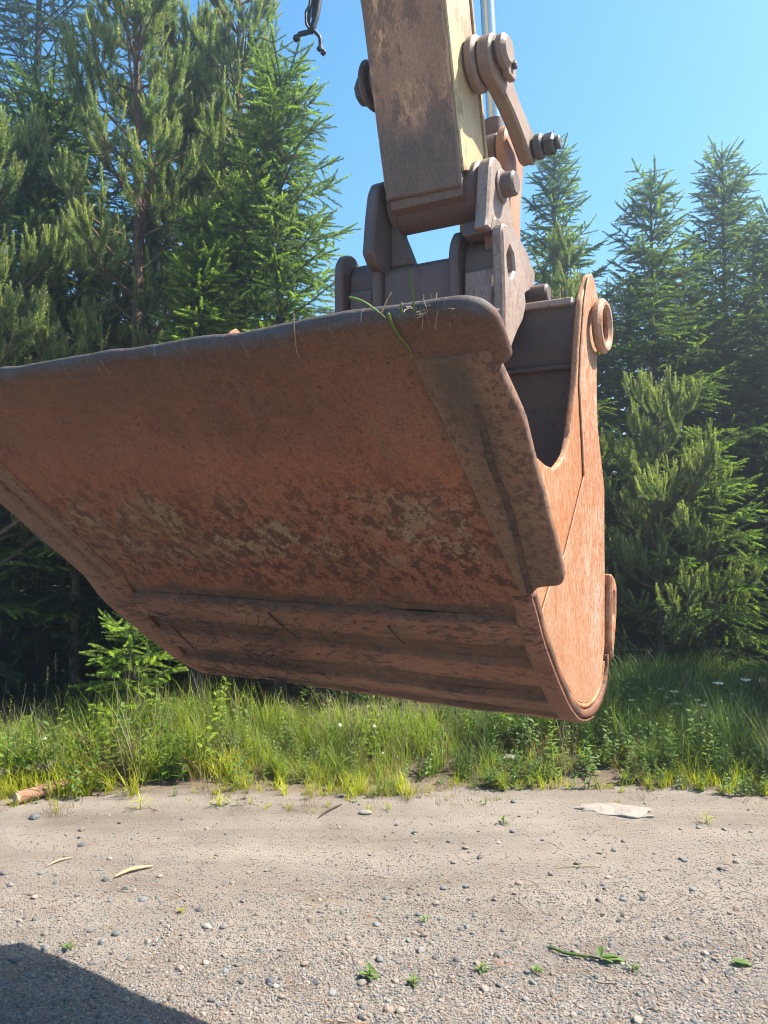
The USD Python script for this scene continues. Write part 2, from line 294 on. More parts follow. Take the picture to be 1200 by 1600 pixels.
M_chrome = mat('chrome_rod', {'p': ('principled_bsdf', {'base_color': (0.42, 0.46, 0.47), 'metallic': 0.9, 'roughness': 0.28})}, [])
M_nut = plain('greasy_nut_steel', (0.10, 0.088, 0.075), 0.55, 0.4, 30, 0.5)
M_black = plain('black_rubber_hose', (0.022, 0.022, 0.026), 0.55, 0.4, 40, 0.3)
M_bark = weathered('pine_bark', (0.10, 0.065, 0.045), (0.24, 0.145, 0.09), (0.34, 0.21, 0.13), (0.07, 0.05, 0.04), scale=18, stretch=(1, 1, .35), bump=0.8, rough=.85)
M_bark2 = weathered('spruce_bark', (0.055, 0.045, 0.036), (0.10, 0.08, 0.062), (0.15, 0.12, 0.095), (0.04, 0.034, 0.03), scale=18, stretch=(1, 1, .35), bump=0.8, rough=.85)
M_log = weathered('peeled_pink_log', (0.34, 0.16, 0.10), (0.45, 0.24, 0.155), (0.52, 0.33, 0.23), (0.24, 0.14, 0.1), scale=14, bump=0.8, rough=.85, patch=(0.22, 0.17, 0.13), patch_amt=.06, k=.55)
M_loggrey = weathered('grey_dead_log', (0.13, 0.105, 0.085), (0.21, 0.17, 0.14), (0.29, 0.24, 0.20), (0.08, 0.065, 0.055), scale=14, bump=0.8, rough=.85)
M_cut = plain('cut_wood_end', (0.55, 0.40, 0.25), 0.8, 0.2, 40, .3)
M_straw = plain('dry_straw', (0.46, 0.36, 0.20), 0.7, 0.3, 30)
M_chip = plain('pale_wood_chip', (0.50, 0.38, 0.22), 0.75, 0.25, 30, .3)
M_root = plain('dark_dry_roots', (0.06, 0.043, 0.03), 0.85, 0.4, 20)
M_rock = weathered('pale_grey_rock', (0.30, 0.26, 0.215), (0.38, 0.335, 0.285), (0.44, 0.39, 0.34), (0.28, 0.25, 0.22), scale=9, bump=0.6, rough=.8)

def leafy(name, col, var=0.35, trans=0.35, rough=0.5, tip=None):
    """Leaf and needle stuff: light passes through; each piece has its own tone."""
    c = np.array(col)
    nodes = {'oi': ('object_info', {}), 'g': ('geometry', {}), 'tc': ('texture_coordinate', {}),
             'n': ('noise_texture', {'scale': 0.9, 'detail': 3.0}), 's': ('math', {'math_type': 'multiply_add', 'value2': 0.55}),
             's2': ('math', {'math_type': 'multiply_add', 'value2': 0.45}),
             'ramp': ('rgb_ramp', {'ramp': [(0.25, c * (1 - var)), (0.6, c), (0.95, c * (1 + var) * np.array([1.08, 1.0, 0.85]))]}),
             'd': ('principled_bsdf', {'roughness': rough, 'specular_ior_level': 0.3}), 't': ('translucent_bsdf', {}),
             'tm': ('mix_color', {'blend_type': 'multiply', 'fac': 1.0, 'b': (1.35, 1.5, 0.6), 'use_clamp': False}), 'm': ('mix_closure', {'fac': trans})}
    links = [('g.position', 'n.vector'), ('g.random_per_island', 's.value1'), ('n.fac', 's2.value1'), ('oi.random', 's.value3'), ('s.value', 's2.value3'),
             ('tm.result', 't.color'), ('d.BSDF', 'm.closure1'), ('t.BSDF', 'm.closure2')]
    nodes['sc'] = ('math', {'math_type': 'multiply', 'value2': 0.5}); links += [('s2.value', 'sc.value1'), ('sc.value', 'ramp.fac'), ('ramp.color', 'd.base_color'), ('ramp.color', 'tm.a')]
    return mat(name, nodes, links, surface='m.closure')

M_spruce = leafy('spruce_needles', (0.123, 0.194, 0.042))
M_spruce_new = leafy('spruce_new_needles', (0.307, 0.427, 0.063), trans=0.4)
M_spruce_dark = leafy('dark_spruce_needles', (0.051, 0.092, 0.037))  # spruce needle colour darkened to carry the shade under the trees
M_pine = leafy('pine_needles', (0.211, 0.286, 0.105))
M_pine_new = leafy('pine_new_needles', (0.392, 0.442, 0.158), trans=0.35)
M_twig = plain('twig_bark', (0.13, 0.09, 0.06), 0.8, 0.3, 20)
M_grass = leafy('grass_blades', (0.246, 0.317, 0.032), trans=0.45)
M_grass_y = leafy('yellow_green_grass', (0.423, 0.427, 0.032), trans=0.45)
M_grass_d = leafy('deep_green_grass', (0.064, 0.109, 0.029), trans=0.4)
M_seed = leafy('grass_seed_heads', (0.30, 0.25, 0.15), trans=0.3)
M_weed = leafy('weed_leaves', (0.14, 0.23, 0.055), trans=0.4)
M_white = leafy('white_petals', (0.72, 0.72, 0.68), var=0.1, trans=0.3)

M_gravel = mat('gravel_ground', {
    'g': ('geometry', {}), 'sx': ('separate_xyz', {}),
    'nb': ('noise_texture', {'scale': 1.3, 'detail': 7.0, 'roughness': 0.65}),
    'rb': ('rgb_ramp', {'ramp': [(0.3, (0.153, 0.126, 0.101)), (0.55, (0.185, 0.158, 0.130)), (0.75, (0.209, 0.181, 0.153))]}),
    'v1': ('voronoi_texture', {'scale': 95.0, 'randomness': 1.0}), 'sv': ('separate_color', {}),
    'rv': ('rgb_ramp', {'ramp': [(0.0, (0.066, 0.065, 0.067)), (0.2, (0.124, 0.120, 0.117)), (0.45, (0.174, 0.145, 0.126)), (0.7, (0.191, 0.158, 0.126)), (1.0, (0.241, 0.227, 0.217))]}),
    'v2': ('voronoi_texture', {'scale': 210.0, 'randomness': 1.0}), 'sv2': ('separate_color', {}),
    'rv2': ('rgb_ramp', {'ramp': [(0.0, (0.083, 0.075, 0.068)), (0.3, (0.158, 0.132, 0.108)), (0.7, (0.191, 0.164, 0.133)), (1.0, (0.232, 0.216, 0.197))]}),
    'ns': ('noise_texture', {'scale': 3.0, 'detail': 5.0, 'roughness': 0.7}),
    'ym': ('map_range', {'from_min': 3.75, 'from_max': 3.1, 'to_min': 0.12, 'to_max': 0.85, 'clamp': True}),
    'wy': ('math', {'math_type': 'multiply_add', 'value2': 0.9}),
    'mv': ('mix_color', {'fac': 0.45}), 'mm': ('mix_color', {}),
    'rd': ('noise_texture', {'scale': 4.5, 'detail': 6.0}), 'rr': ('rgb_ramp', {'ramp': [(0.55, (0, 0, 0)), (0.72, (.55, .55, .55))]}), 'mr': ('mix_color', {'b': (0.137, 0.095, 0.074)}),
    'mt': ('mapping', {'scale': (0.30, 2.6, 1.0)}), 'nt': ('noise_texture', {'scale': 1.6, 'detail': 7.0, 'roughness': 0.62}), 'rt': ('rgb_ramp', {'ramp': [(0.32, (0.74, 0.71, 0.68)), (0.5, (1.0, 1.0, 1.0)), (0.68, (1.16, 1.15, 1.13))]}), 'mtm': ('mix_color', {'blend_type': 'multiply', 'fac': 1.0, 'use_clamp': False}),
    'h': ('math', {'math_type': 'multiply_add', 'value2': 0.8}), 'b': ('bump', {'strength': 0.55, 'distance': 0.010}),
    'p': ('principled_bsdf', {'roughness': 0.9, 'specular_ior_level': 0.2})},
    [('g.position', 'nb.vector'), ('g.position', 'v1.vector'), ('g.position', 'v2.vector'), ('g.position', 'ns.vector'), ('g.position', 'rd.vector'), ('g.position', 'sx.vector'),
     ('nb.fac', 'rb.fac'), ('v1.color', 'sv.color'), ('sv.r', 'rv.fac'), ('v2.color', 'sv2.color'), ('sv2.r', 'rv2.fac'),
     ('rv.color', 'mv.a'), ('rv2.color', 'mv.b'), ('ns.fac', 'wy.value1'), ('sx.y', 'wy.value3'), ('wy.value', 'ym.value'),
     ('rb.color', 'mm.a'), ('mv.result', 'mm.b'), ('ym.result', 'mm.fac'), ('mm.result', 'mr.a'), ('rd.fac', 'rr.fac'), ('rr.color', 'mr.fac'), ('mr.result', 'mtm.a'), ('g.position', 'mt.vector'), ('mt.vector', 'nt.vector'), ('nt.fac', 'rt.fac'), ('rt.color', 'mtm.b'), ('mtm.result', 'p.base_color'),
     ('v1.distance', 'h.value1'), ('v2.distance', 'h.value3'), ('h.value', 'b.height'), ('b.normal', 'p.normal')])
M_soil = mat('forest_soil', {
    'g': ('geometry', {}), 'sx': ('separate_xyz', {}), 'n': ('noise_texture', {'scale': 6.0, 'detail': 8.0, 'roughness': 0.7}),
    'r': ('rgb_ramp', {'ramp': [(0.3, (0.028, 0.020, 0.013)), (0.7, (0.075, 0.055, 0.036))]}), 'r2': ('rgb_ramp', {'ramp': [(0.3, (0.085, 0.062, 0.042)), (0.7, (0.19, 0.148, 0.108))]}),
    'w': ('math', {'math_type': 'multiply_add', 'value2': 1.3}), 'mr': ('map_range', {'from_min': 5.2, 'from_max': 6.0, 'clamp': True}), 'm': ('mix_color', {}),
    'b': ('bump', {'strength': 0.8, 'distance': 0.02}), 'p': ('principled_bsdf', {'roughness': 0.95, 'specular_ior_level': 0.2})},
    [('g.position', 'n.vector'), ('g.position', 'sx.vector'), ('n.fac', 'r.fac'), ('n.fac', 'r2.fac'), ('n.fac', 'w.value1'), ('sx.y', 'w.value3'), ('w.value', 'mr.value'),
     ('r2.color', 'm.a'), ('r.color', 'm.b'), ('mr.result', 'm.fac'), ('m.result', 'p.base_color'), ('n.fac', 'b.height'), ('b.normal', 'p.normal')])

def pebble_mat(name, ramp):
    return mat(name, {'oi': ('object_info', {}), 'g': ('geometry', {}), 'n': ('noise_texture', {'scale': 120.0, 'detail': 3.0}),
                      'r': ('rgb_ramp', {'ramp': ramp}), 'r2': ('rgb_ramp', {'ramp': [(0.3, (0.8, 0.8, 0.8)), (0.7, (1.15, 1.15, 1.15))]}),
                      'm': ('mix_color', {'blend_type': 'multiply', 'fac': 1.0, 'use_clamp': False}), 'p': ('principled_bsdf', {'roughness': 0.8, 'specular_ior_level': 0.3})},
               [('oi.random', 'r.fac'), ('g.position', 'n.vector'), ('n.fac', 'r2.fac'), ('r.color', 'm.a'), ('r2.color', 'm.b'), ('m.result', 'p.base_color')])
M_peb = [pebble_mat('grey_pebbles', [(0, (0.057, 0.058, 0.061)), (0.5, (0.106, 0.112, 0.111)), (1, (0.154, 0.156, 0.157))]),
         pebble_mat('tan_pebbles', [(0, (0.137, 0.115, 0.090)), (0.5, (0.180, 0.152, 0.124)), (1, (0.216, 0.193, 0.162))]),
         pebble_mat('pink_pebbles', [(0, (0.154, 0.112, 0.086)), (0.6, (0.193, 0.142, 0.115)), (1, (0.233, 0.201, 0.181))])]

# ---------------------------------------------------------------- setting: ground
def ground_z(x, y):
    x = np.asarray(x, float); y = np.asarray(y, float)
    p = np.stack([x * 0.9, y * 0.9, np.zeros_like(x)], -1)
    far = np.clip((y - 4.55) / 1.2, 0, 1)
    return (meshkit.fbm(p, 4, 3) - 0.5) * 0.035 + (meshkit.fbm(p * 6, 3, 9) - 0.5) * 0.014 + far * far * (3 - 2 * far) * (0.10 + 0.12 * (meshkit.fbm(p * 0.8 + 4, 3, 5) - .5))

def grid_axis(lo, hi, fine_lo, fine_hi, step):
    a = [fine_lo]; s = step
    while a[-1] > lo: s *= 1.35; a.append(a[-1] - s)
    a = a[::-1] + list(np.arange(fine_lo + step, fine_hi, step)); s = step
    while a[-1] < hi: s *= 1.35; a.append(a[-1] + s)
    return np.array(a)

def edge_y(x):
    x = np.asarray(x, float); q = np.stack([x * 1.1, np.zeros_like(x), np.zeros_like(x)], -1)
    return 4.62 + (meshkit.fbm(q, 4, 21) - 0.5) * 0.42

def sheet(xs, ys, zoff, keep=None):
    X, Y = np.meshgrid(xs, ys, indexing='ij'); Z = ground_z(X, Y) + zoff
    v = np.stack([X, Y, Z], -1).reshape(-1, 3); nx, ny = X.shape
    i, j = np.meshgrid(np.arange(nx - 1), np.arange(ny - 1), indexing='ij')
    q = np.stack([i * ny + j, (i + 1) * ny + j, (i + 1) * ny + j + 1, i * ny + j + 1], -1).reshape(-1, 4)
    if keep is not None:
        c = v[q].mean(1); q = q[keep(c[:, 0], c[:, 1])]
    return v, np.vstack([q[:, [0, 1, 2]], q[:, [0, 2, 3]]])

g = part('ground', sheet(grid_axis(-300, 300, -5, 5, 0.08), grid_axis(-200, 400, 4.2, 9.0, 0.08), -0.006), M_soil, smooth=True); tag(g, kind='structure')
g = part('gravel_road', sheet(grid_axis(-60, 60, -3.4, 3.4, 0.035), grid_axis(-40, 5.0, 1.9, 5.2, 0.035), 0.0, keep=lambda x, y: y < edge_y(x)), M_gravel, smooth=True); tag(g, kind='structure')

# ---------------------------------------------------------------- instancing helpers
def quats(d, rng, up=None, roll=None):
    """Unit quaternions (w, x, y, z) that turn +z to each direction with a random (or given) roll."""
    d = np.asarray(d, float); d = d / (np.linalg.norm(d, axis=1, keepdims=True) + 1e-12)
    q = np.stack([1 + d[:, 2], -d[:, 1], d[:, 0], np.zeros(len(d))], 1)
    bad = d[:, 2] < -0.9999; q[bad] = [0, 1, 0, 0]
    q /= np.linalg.norm(q, axis=1, keepdims=True)
    a = rng.uniform(0, 2 * np.pi, len(d)) if roll is None else np.broadcast_to(roll, len(d))
    r = np.stack([np.cos(a / 2), 0 * a, 0 * a, np.sin(a / 2)], 1)
    w1, x1, y1, z1 = q.T; w2, x2, y2, z2 = r.T
    return np.stack([w1 * w2 - x1 * x2 - y1 * y2 - z1 * z2, w1 * x2 + x1 * w2 + y1 * z2 - z1 * y2, w1 * y2 - x1 * z2 + y1 * w2 + z1 * x2, w1 * z2 + x1 * y2 - y1 * x2 + z1 * w2], 1)

def instancer(path, protos, pos, quat, scale, index):
    """protos: list of (mesh, material) or lists of them."""
    pi = UsdGeom.PointInstancer.Define(stage, path); targets = []
    for k, pr in enumerate(protos):
        x = UsdGeom.Xform.Define(stage, f'{path}/source_{k:03d}' if k else f'{path}/source')
        for i, (me, ma) in enumerate(pr):
            usdkit.mesh(stage, f'{x.GetPath()}/' + ('piece' if i == 0 else f'piece_{i:03d}'), me, ma)
        targets.append(x.GetPath())
    pi.CreatePrototypesRel().SetTargets(targets)
    pi.CreatePositionsAttr(Vt.Vec3fArray.FromNumpy(np.asarray(pos, np.float32)))
    pi.CreateOrientationsAttr(Vt.QuathArray([Gf.Quath(float(a), float(b), float(c), float(d)) for a, b, c, d in quat]))
    s = np.asarray(scale, np.float32)
    if s.ndim == 1: s = np.repeat(s[:, None], 3, 1)
    pi.CreateScalesAttr(Vt.Vec3fArray.FromNumpy(np.ascontiguousarray(s)))
    pi.CreateProtoIndicesAttr(Vt.IntArray.FromNumpy(np.asarray(index, np.int32)))
    return pi

def needle_shoot(n, length, nl, nw, angle, seed, curl=0.0, start=0.0, flat=0.0):
    """A shoot along +z, unit scale: needles are thin triangles around the twig."""
    r = np.random.default_rng(seed)
    z = np.linspace(start, 1, n) * length + r.normal(0, length * 0.01, n)
    ph = np.arange(n) * 2.39996 + r.normal(0, 0.35, n); an = np.radians(angle + r.normal(0, 9, n)) * (1 - 0.45 * (z / length) ** 3)
    d = np.stack([np.sin(an) * np.cos(ph), np.sin(an) * np.sin(ph), np.cos(an)], 1)
    if flat: d[:, 1] *= (1 - flat); d /= np.linalg.norm(d, axis=1, keepdims=True)
    l = nl * r.uniform(0.75, 1.15, n) * (1 - 0.3 * (z / length) ** 4)
    base = np.stack([0 * z, 0 * z, z], 1)
    side = np.cross(d, r.normal(size=(n, 3))); side /= np.linalg.norm(side, axis=1, keepdims=True)
    a, b = base + side * nw / 2, base - side * nw / 2
    mid = base + d * l[:, None] * .55
    tip = base + d * l[:, None] + np.array([0, 0, curl]) * l[:, None]
    m1, m2 = mid + side * nw * .5, mid - side * nw * .5
    v = np.stack([a, b, m2, m1, tip], 1).reshape(-1, 3); k = np.arange(n)[:, None] * 5
    f = np.vstack([k + [0, 1, 2], k + [0, 2, 3], k + [3, 2, 4]])
    return v, f

def stem(length, r0, r1):
    return tube([(0, 0, 0), (0, 0, length)], [r0, r1], 3, cap=False)

SPR = [[(needle_shoot(90, 0.14, 0.021, 0.0036, 58, 1), M_spruce), (stem(0.13, .0022, .001), M_twig)],
       [(needle_shoot(80, 0.12, 0.020, 0.0036, 54, 2), M_spruce), (stem(0.11, .0022, .001), M_twig)],
       [(needle_shoot(84, 0.12, 0.020, 0.0040, 52, 3), M_spruce_new), (stem(0.10, .002, .001), M_twig)]]
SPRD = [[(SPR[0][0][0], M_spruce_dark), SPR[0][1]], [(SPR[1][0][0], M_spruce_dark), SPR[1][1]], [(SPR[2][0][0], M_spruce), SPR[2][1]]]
PIN = [[(needle_shoot(110, 0.15, 0.044, 0.0034, 60, 4), M_pine), (stem(0.15, .004, .002), M_twig)],
       [(needle_shoot(100, 0.12, 0.042, 0.0034, 66, 5), M_pine), (stem(0.12, .004, .002), M_twig)],
       [(needle_shoot(90, 0.15, 0.034, 0.0038, 34, 6), M_pine_new), (stem(0.14, .004, .002), M_twig)]]

def crv(p0, d, length, n, bend, r, wob):
    """A polyline from p0: direction d turned by 'bend' (upwards positive) along its length, with wander."""
    pts = [np.array(p0, float)]; d = np.array(d, float); d /= np.linalg.norm(d)
    for i in range(n):
        d = d + np.array([0, 0, bend / n]) + r.normal(0, wob, 3); d /= np.linalg.norm(d)
        pts.append(pts[-1] + d * length / n)
    return np.array(pts)

def spruce(name, x, y, h, R, seed, label, group=None, protos=SPR, low=0.25, density=1.0, new=0.45, cat='spruce tree', trunk_r=None, expo=0.8, twig=1.0):
    r = np.random.default_rng(seed); z0 = float(ground_z(x, y)) - 0.05
    t = thing(name, label, cat, group, loc=(x, y, z0))
    tr = trunk_r or 0.012 * h
    n = 14; zz = np.linspace(0, h, n)
    lean = np.cumsum(r.normal(0, 0.006 * h / n * 3, (n, 2)), 0)
    part('trunk', tube(np.c_[lean, zz], tr * (1 - zz / h) ** 0.9 + 0.006, 8), M_bark2, t, smooth=True)
    at = lambda z: np.array([np.interp(z, zz, lean[:, 0]), np.interp(z, zz, lean[:, 1]), z])
    br, P, D, I, Sc = [], [], [], [], []
    def add(p, d, k, s): P.append(p); D.append(d); I.append(k); Sc.append(s * r.uniform(.75, 1.25))
    z = low * h * 0.5
    while z < h - 0.06:
        s = z / h; nb = int(r.integers(4, 7))
        a0 = r.uniform(0, 6.28)
        for b in range(nb):
            L = R * max(0.05, (1 - s)) ** expo * r.uniform(0.55, 1.15) + 0.13
            a = a0 + b * 6.28 / nb + r.normal(0, 0.25)
            elev = np.radians(-12 + 55 * s ** 1.6 + r.normal(0, 7))
            d = np.array([np.cos(a) * np.cos(elev), np.sin(a) * np.cos(elev), np.sin(elev)])
            pts = crv(at(z + r.uniform(-.05, .05)), d, L, 7, 0.10 + 0.35 * (1 - s) * r.uniform(.2, 1), r, 0.045)
            br.append(tube(pts, np.linspace(0.004 + 0.008 * L, 0.0025, len(pts)), 4, cap=False))
            seg = np.linspace(0, 1, len(pts)); pos = lambda q: np.array([np.interp(q, seg, pts[:, c]) for c in range(3)])
            q = 0.12 if L > .5 else 0.02
            while q < 1:
                p = pos(q); tg = pos(min(1, q + 0.06)) - pos(max(0, q - 0.06)); tg /= np.linalg.norm(tg) + 1e-9
                sd = np.cross(tg, [0, 0, 1.0]); sd /= np.linalg.norm(sd) + 1e-9
                for sg in (-1, 1):
                    if r.random() > 0.92 * density + .05: continue
                    lt = (0.10 + 0.36 * L * (1 - q) ** 0.7 * r.uniform(.6, 1.1)) * twig; lt = min(lt, .5)
                    an = np.radians(r.uniform(42, 66)); td = tg * np.cos(an) + sd * sg * np.sin(an) + np.array([0, 0, r.uniform(-.40, .12)])
                    td /= np.linalg.norm(td); ns = max(1, int(round(lt / 0.085)))
                    pp = p.copy()
                    for k in range(ns):
                        td = td + np.array([0, 0, -0.09]) + r.normal(0, .06, 3); td /= np.linalg.norm(td)
                        last = k == ns - 1
                        add(pp, td, 2 if (last and r.random() < new) else int(r.integers(0, 2)), r.uniform(.85, 1.15))
                        if not last and r.random() < .7:
                            s2 = np.cross(td, [0, 0, 1.0]) * r.choice([-1, 1]); d2 = td * .75 + s2 * .7 + r.normal(0, .15, 3)
                            add(pp + td * .05, d2, 2 if r.random() < new * .6 else 1, r.uniform(.6, .95))
                        pp = pp + td * 0.085
                add(p, tg + r.normal(0, .05, 3), int(r.integers(0, 2)), r.uniform(.9, 1.1))
                q += 0.085 / max(L, .15) / density ** .5
            add(pos(1.0), pts[-1] - pts[-2], 2, 1.05)
        z += (0.13 + 0.10 * r.random()) * (1.25 - .5 * s) / density ** .5
    for z in np.linspace(h * .93, h - .02, 5): 
        for k in range(3): add(at(z), r.normal(0, .35, 3) + [0, 0, 1.0], 0, 0.9)
    add(at(h - .02), np.array([0, 0, 1.0]), 2, 1.5)
    part('branches', cat_mesh(br), M_bark2, t, smooth=True, kind='stuff')
    c = instancer(str(t.GetPath()) + '/crown', protos, np.array(P), quats(np.array(D), r), np.array(Sc), I)
    tag(c, kind='stuff'); return t, len(P)

def pine(name, x, y, h, R, seed, label, group=None, low=0.2, density=1.0, new=0.35, lean=(0, 0), expo=0.55, cat='pine tree', trunk_r=None, reach=None):
    r = np.random.default_rng(seed); z0 = float(ground_z(x, y)) - 0.05
    t = thing(name, label, cat, group, loc=(x, y, z0))
    n = 16; zz = np.linspace(0, h, n); tr = trunk_r or 0.0085 * h
    ln = np.cumsum(r.normal(0, 0.012 * h / n * 2, (n, 2)), 0) + np.outer(zz / h, lean)
    part('trunk', tube(np.c_[ln, zz], tr * (1 - zz / h) ** 0.8 + 0.010, 9), M_bark, t, smooth=True)
    at = lambda z: np.array([np.interp(z, zz, ln[:, 0]), np.interp(z, zz, ln[:, 1]), z])
    br, P, D, I, Sc = [], [], [], [], []
    def tuft(p, d, big):
        d = d / (np.linalg.norm(d) + 1e-9); d = d + np.array([0, 0, .32]) + r.normal(0, .22, 3); d /= np.linalg.norm(d)
        P.append(p - d * .05); D.append(d); I.append(int(r.integers(0, 2))); Sc.append(r.uniform(.6, 1.3) * big)
        if r.random() < new * 2:
            for _ in range(int(r.integers(1, 3))):
                d2 = d * .5 + np.array([0, 0, .8]) + r.normal(0, .16, 3)
                P.append(p + d * .07); D.append(d2); I.append(2); Sc.append(r.uniform(.75, 1.1) * big)
    z = low * h
    while z < h - 0.1:
        s = z / h; nb = int(r.integers(3, 6)); a0 = r.uniform(0, 6.28)
        for b in range(nb):
            L = R * (max(0.03, 1 - s) ** expo) * r.uniform(0.55, 1.15) + 0.15
            a = a0 + b * 6.28 / nb + r.normal(0, .35)
            if reach is not None: L *= 1 + .5 * np.cos(a - reach)
            el = np.radians(8 + 34 * s + r.normal(0, 9))
            d = np.array([np.cos(a) * np.cos(el), np.sin(a) * np.cos(el), np.sin(el)])
            pts = crv(at(z + r.uniform(-.06, .06)), d, L, 8, 0.45, r, 0.085)
            br.append(tube(pts, np.linspace(0.006 + 0.013 * L, 0.004, len(pts)), 5, cap=False))
            seg = np.linspace(0, 1, len(pts)); pos = lambda q: np.array([np.interp(q, seg, pts[:, c]) for c in range(3)])
            for q in np.arange(0.28, 1.0, 0.105 / max(L, .3) / density):
                p = pos(q); tg = pos(min(1, q + .05)) - pos(q - .05); tg /= np.linalg.norm(tg) + 1e-9
                sd = np.cross(tg, [0, 0, 1.0]); sd /= np.linalg.norm(sd) + 1e-9
                sg = r.choice([-1, 1]); lt = (.14 + .42 * L * (1.05 - q)) * r.uniform(.55, 1.1)
                td = tg * .75 + sd * sg * r.uniform(.5, 1.1) + np.array([0, 0, r.uniform(.0, .5)])
                tp = crv(p, td, lt, 4, 0.45, r, 0.09)
                br.append(tube(tp, np.linspace(.0055, .003, len(tp)), 3, cap=False))
                for k in (2, 3, 4):
                    dd = tp[k] - tp[k - 1]; dd /= np.linalg.norm(dd)
                    tuft(tp[k], dd + r.normal(0, .12, 3), 1.0)
                    if r.random() < .75: tuft(tp[k] - dd * .03, dd + r.normal(0, .75, 3), .9)
            tuft(pos(1.0), pts[-1] - pts[-2], 1.1)
        z += (0.20 + 0.16 * r.random()) / density ** .5
    for _ in range(7): tuft(at(h - r.uniform(0, .25)), np.array([0, 0, 1.0]) + r.normal(0, .35, 3), 1.0)
    part('branches', cat_mesh(br), M_bark, t, smooth=True, kind='stuff')
    c = instancer(str(t.GetPath()) + '/crown', PIN, np.array(P), quats(np.array(D), r), np.array(Sc), I)
    tag(c, kind='stuff'); return t, len(P)

FL = 1.0  # focal length in picture widths
def at_px(px, dist): return (px - 600) / 1200 * dist / FL   # X of something seen at column px of the 1200 wide photograph at depth dist

total = 0
def tree(fn, name, px, dist, h, R, seed, label, **k):
    global total
    _, n = fn(name, at_px(px, dist), dist, h, R, seed, label, **k); total += n

# ---------------------------------------------------------------- trees
tree(pine, 'pine_tree', 205, 6.9, 7.4, 1.2, 11, 'tall grey-green pine with bare orange-brown trunk showing, left of the excavator arm', low=.42, density=1.05, trunk_r=.055)
tree(pine, 'pine_tree', 372, 7.4, 7.1, 1.1, 12, 'slender pale pine top beside the dangling hoses, between the bare-trunk pine and the arm', low=.5, density=1.0)
tree(pine, 'pine_tree', -25, 6.5, 5.0, 1.35, 13, 'bushy yellow-green pine at the left picture edge, with thick pale branches', low=.22, density=1.1, new=.5)
tree(pine, 'pine_tree', 120, 7.0, 4.1, 0.95, 14, 'low bushy pine just above the left end of the bucket', low=.28, density=1.1, new=.5)
tree(spruce, 'spruce_tree', 436, 6.5, 5.42, 0.72, 21, 'full fresh-green spruce just left of the arm, drooping side shoots against the sky', low=.3, density=1.25, new=.6, expo=.36)
tree(spruce, 'spruce_tree', 312, 6.3, 4.05, 0.55, 22, 'small bright spruce with light new shoots above the middle of the bucket edge', low=.3, density=1.1, new=.85)
tree(spruce, 'spruce_tree', 868, 9.0, 5.9, 1.4, 23, 'narrow spruce top right behind the coupler pins', low=.25, density=1.0)
tree(spruce, 'spruce_tree', 1022, 8.9, 5.6, 1.65, 24, 'middle spruce of the right-hand row, pointed top with several leaders', low=.2, density=1.0)
tree(spruce, 'spruce_tree', 1130, 9.4, 6.15, 1.7, 25, 'tallest spruce at right, thin curled top standing against the sky', low=.2, density=1.0)
tree(spruce, 'spruce_tree', 1218, 8.9, 5.1, 1.65, 26, 'spruce cut off by the right picture edge', low=.2, density=1.0)
tree(pine, 'pine_tree', 880, 8.3, 4.5, 0.55, 15, 'pale young pine tip just above the small lower coupler pin', low=.4, density=1.0)
tree(pine, 'pine_tree', 1030, 7.6, 2.8, .82, 16, 'light green young pine with upright candles directly right of the bucket', low=.12, density=.85, new=.45, expo=.5)
tree(spruce, 'spruce_tree', 1110, 7.6, 2.5, 1.0, 27, 'low spruce in front of the right-hand row with fresh spreading shoots', low=.12, density=.95, new=.7)
bg = 'dark spruces standing behind the front trees'
bl = 'dark spruce in the shade behind the front row of trees'
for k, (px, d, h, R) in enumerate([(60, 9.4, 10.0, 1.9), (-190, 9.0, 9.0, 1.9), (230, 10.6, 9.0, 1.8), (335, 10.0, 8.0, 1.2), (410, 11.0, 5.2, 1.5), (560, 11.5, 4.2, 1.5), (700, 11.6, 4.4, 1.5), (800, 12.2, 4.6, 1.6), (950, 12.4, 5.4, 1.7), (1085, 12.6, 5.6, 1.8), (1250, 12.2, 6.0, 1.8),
                                   (1400, 10.5, 6.5, 1.7), (150, 8.6, 4.0, 1.3), (330, 9.2, 3.6, 1.3), (-60, 7.9, 3.4, 1.2), (75, 7.2, 2.3, 1.0), (175, 7.5, 2.2, 1.0), (-30, 6.9, 2.0, .9), (270, 7.8, 2.1, 1.0), (640, 7.2, 3.3, 1.2), (745, 7.5, 3.3, 1.2), (565, 6.9, 2.9, 1.1), (480, 7.6, 2.6, 1.1), (985, 11.4, 5.2, 1.7), (1075, 11.7, 5.6, 1.8), (1180, 11.3, 5.9, 1.8), (905, 11.5, 4.9, 1.6), (1140, 9.2, 3.6, 1.3), (1215, 8.6, 3.8, 1.3)]):  # the spruces hidden behind the bucket are added to shade the left undergrowth
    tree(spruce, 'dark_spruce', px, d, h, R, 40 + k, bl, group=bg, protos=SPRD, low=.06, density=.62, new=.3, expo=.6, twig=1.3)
tree(pine, 'pine_tree', 300, 7.8, 6.8, 1.1, 17, 'pale bushy pine filling the gap between the bare-trunk pine and the slender pine', low=.3, density=1.1, new=.55)
tree(spruce, 'spruce_tree', 70, 7.4, 5.8, 1.2, 28, 'bright green spruce behind the left-edge pine', low=.3, density=1.1, new=.6, expo=.5)
tree(spruce, 'spruce_tree', 365, 7.2, 4.7, 0.85, 29, 'light green spruce between the small bright spruce and the full spruce by the arm', low=.3, density=1.1, new=.7, expo=.45)
# shade trees beyond the right edge of the picture
for k, (x, y, h, R) in enumerate([(5.4, 6.1, 5.5, 1.6), (6.9, 6.5, 6.6, 1.8)]):
    spruce('dark_spruce', x, y, h, R, 60 + k, bl, group=bg, protos=SPRD, low=.06, density=.8, new=.3, expo=.6, twig=1.25)

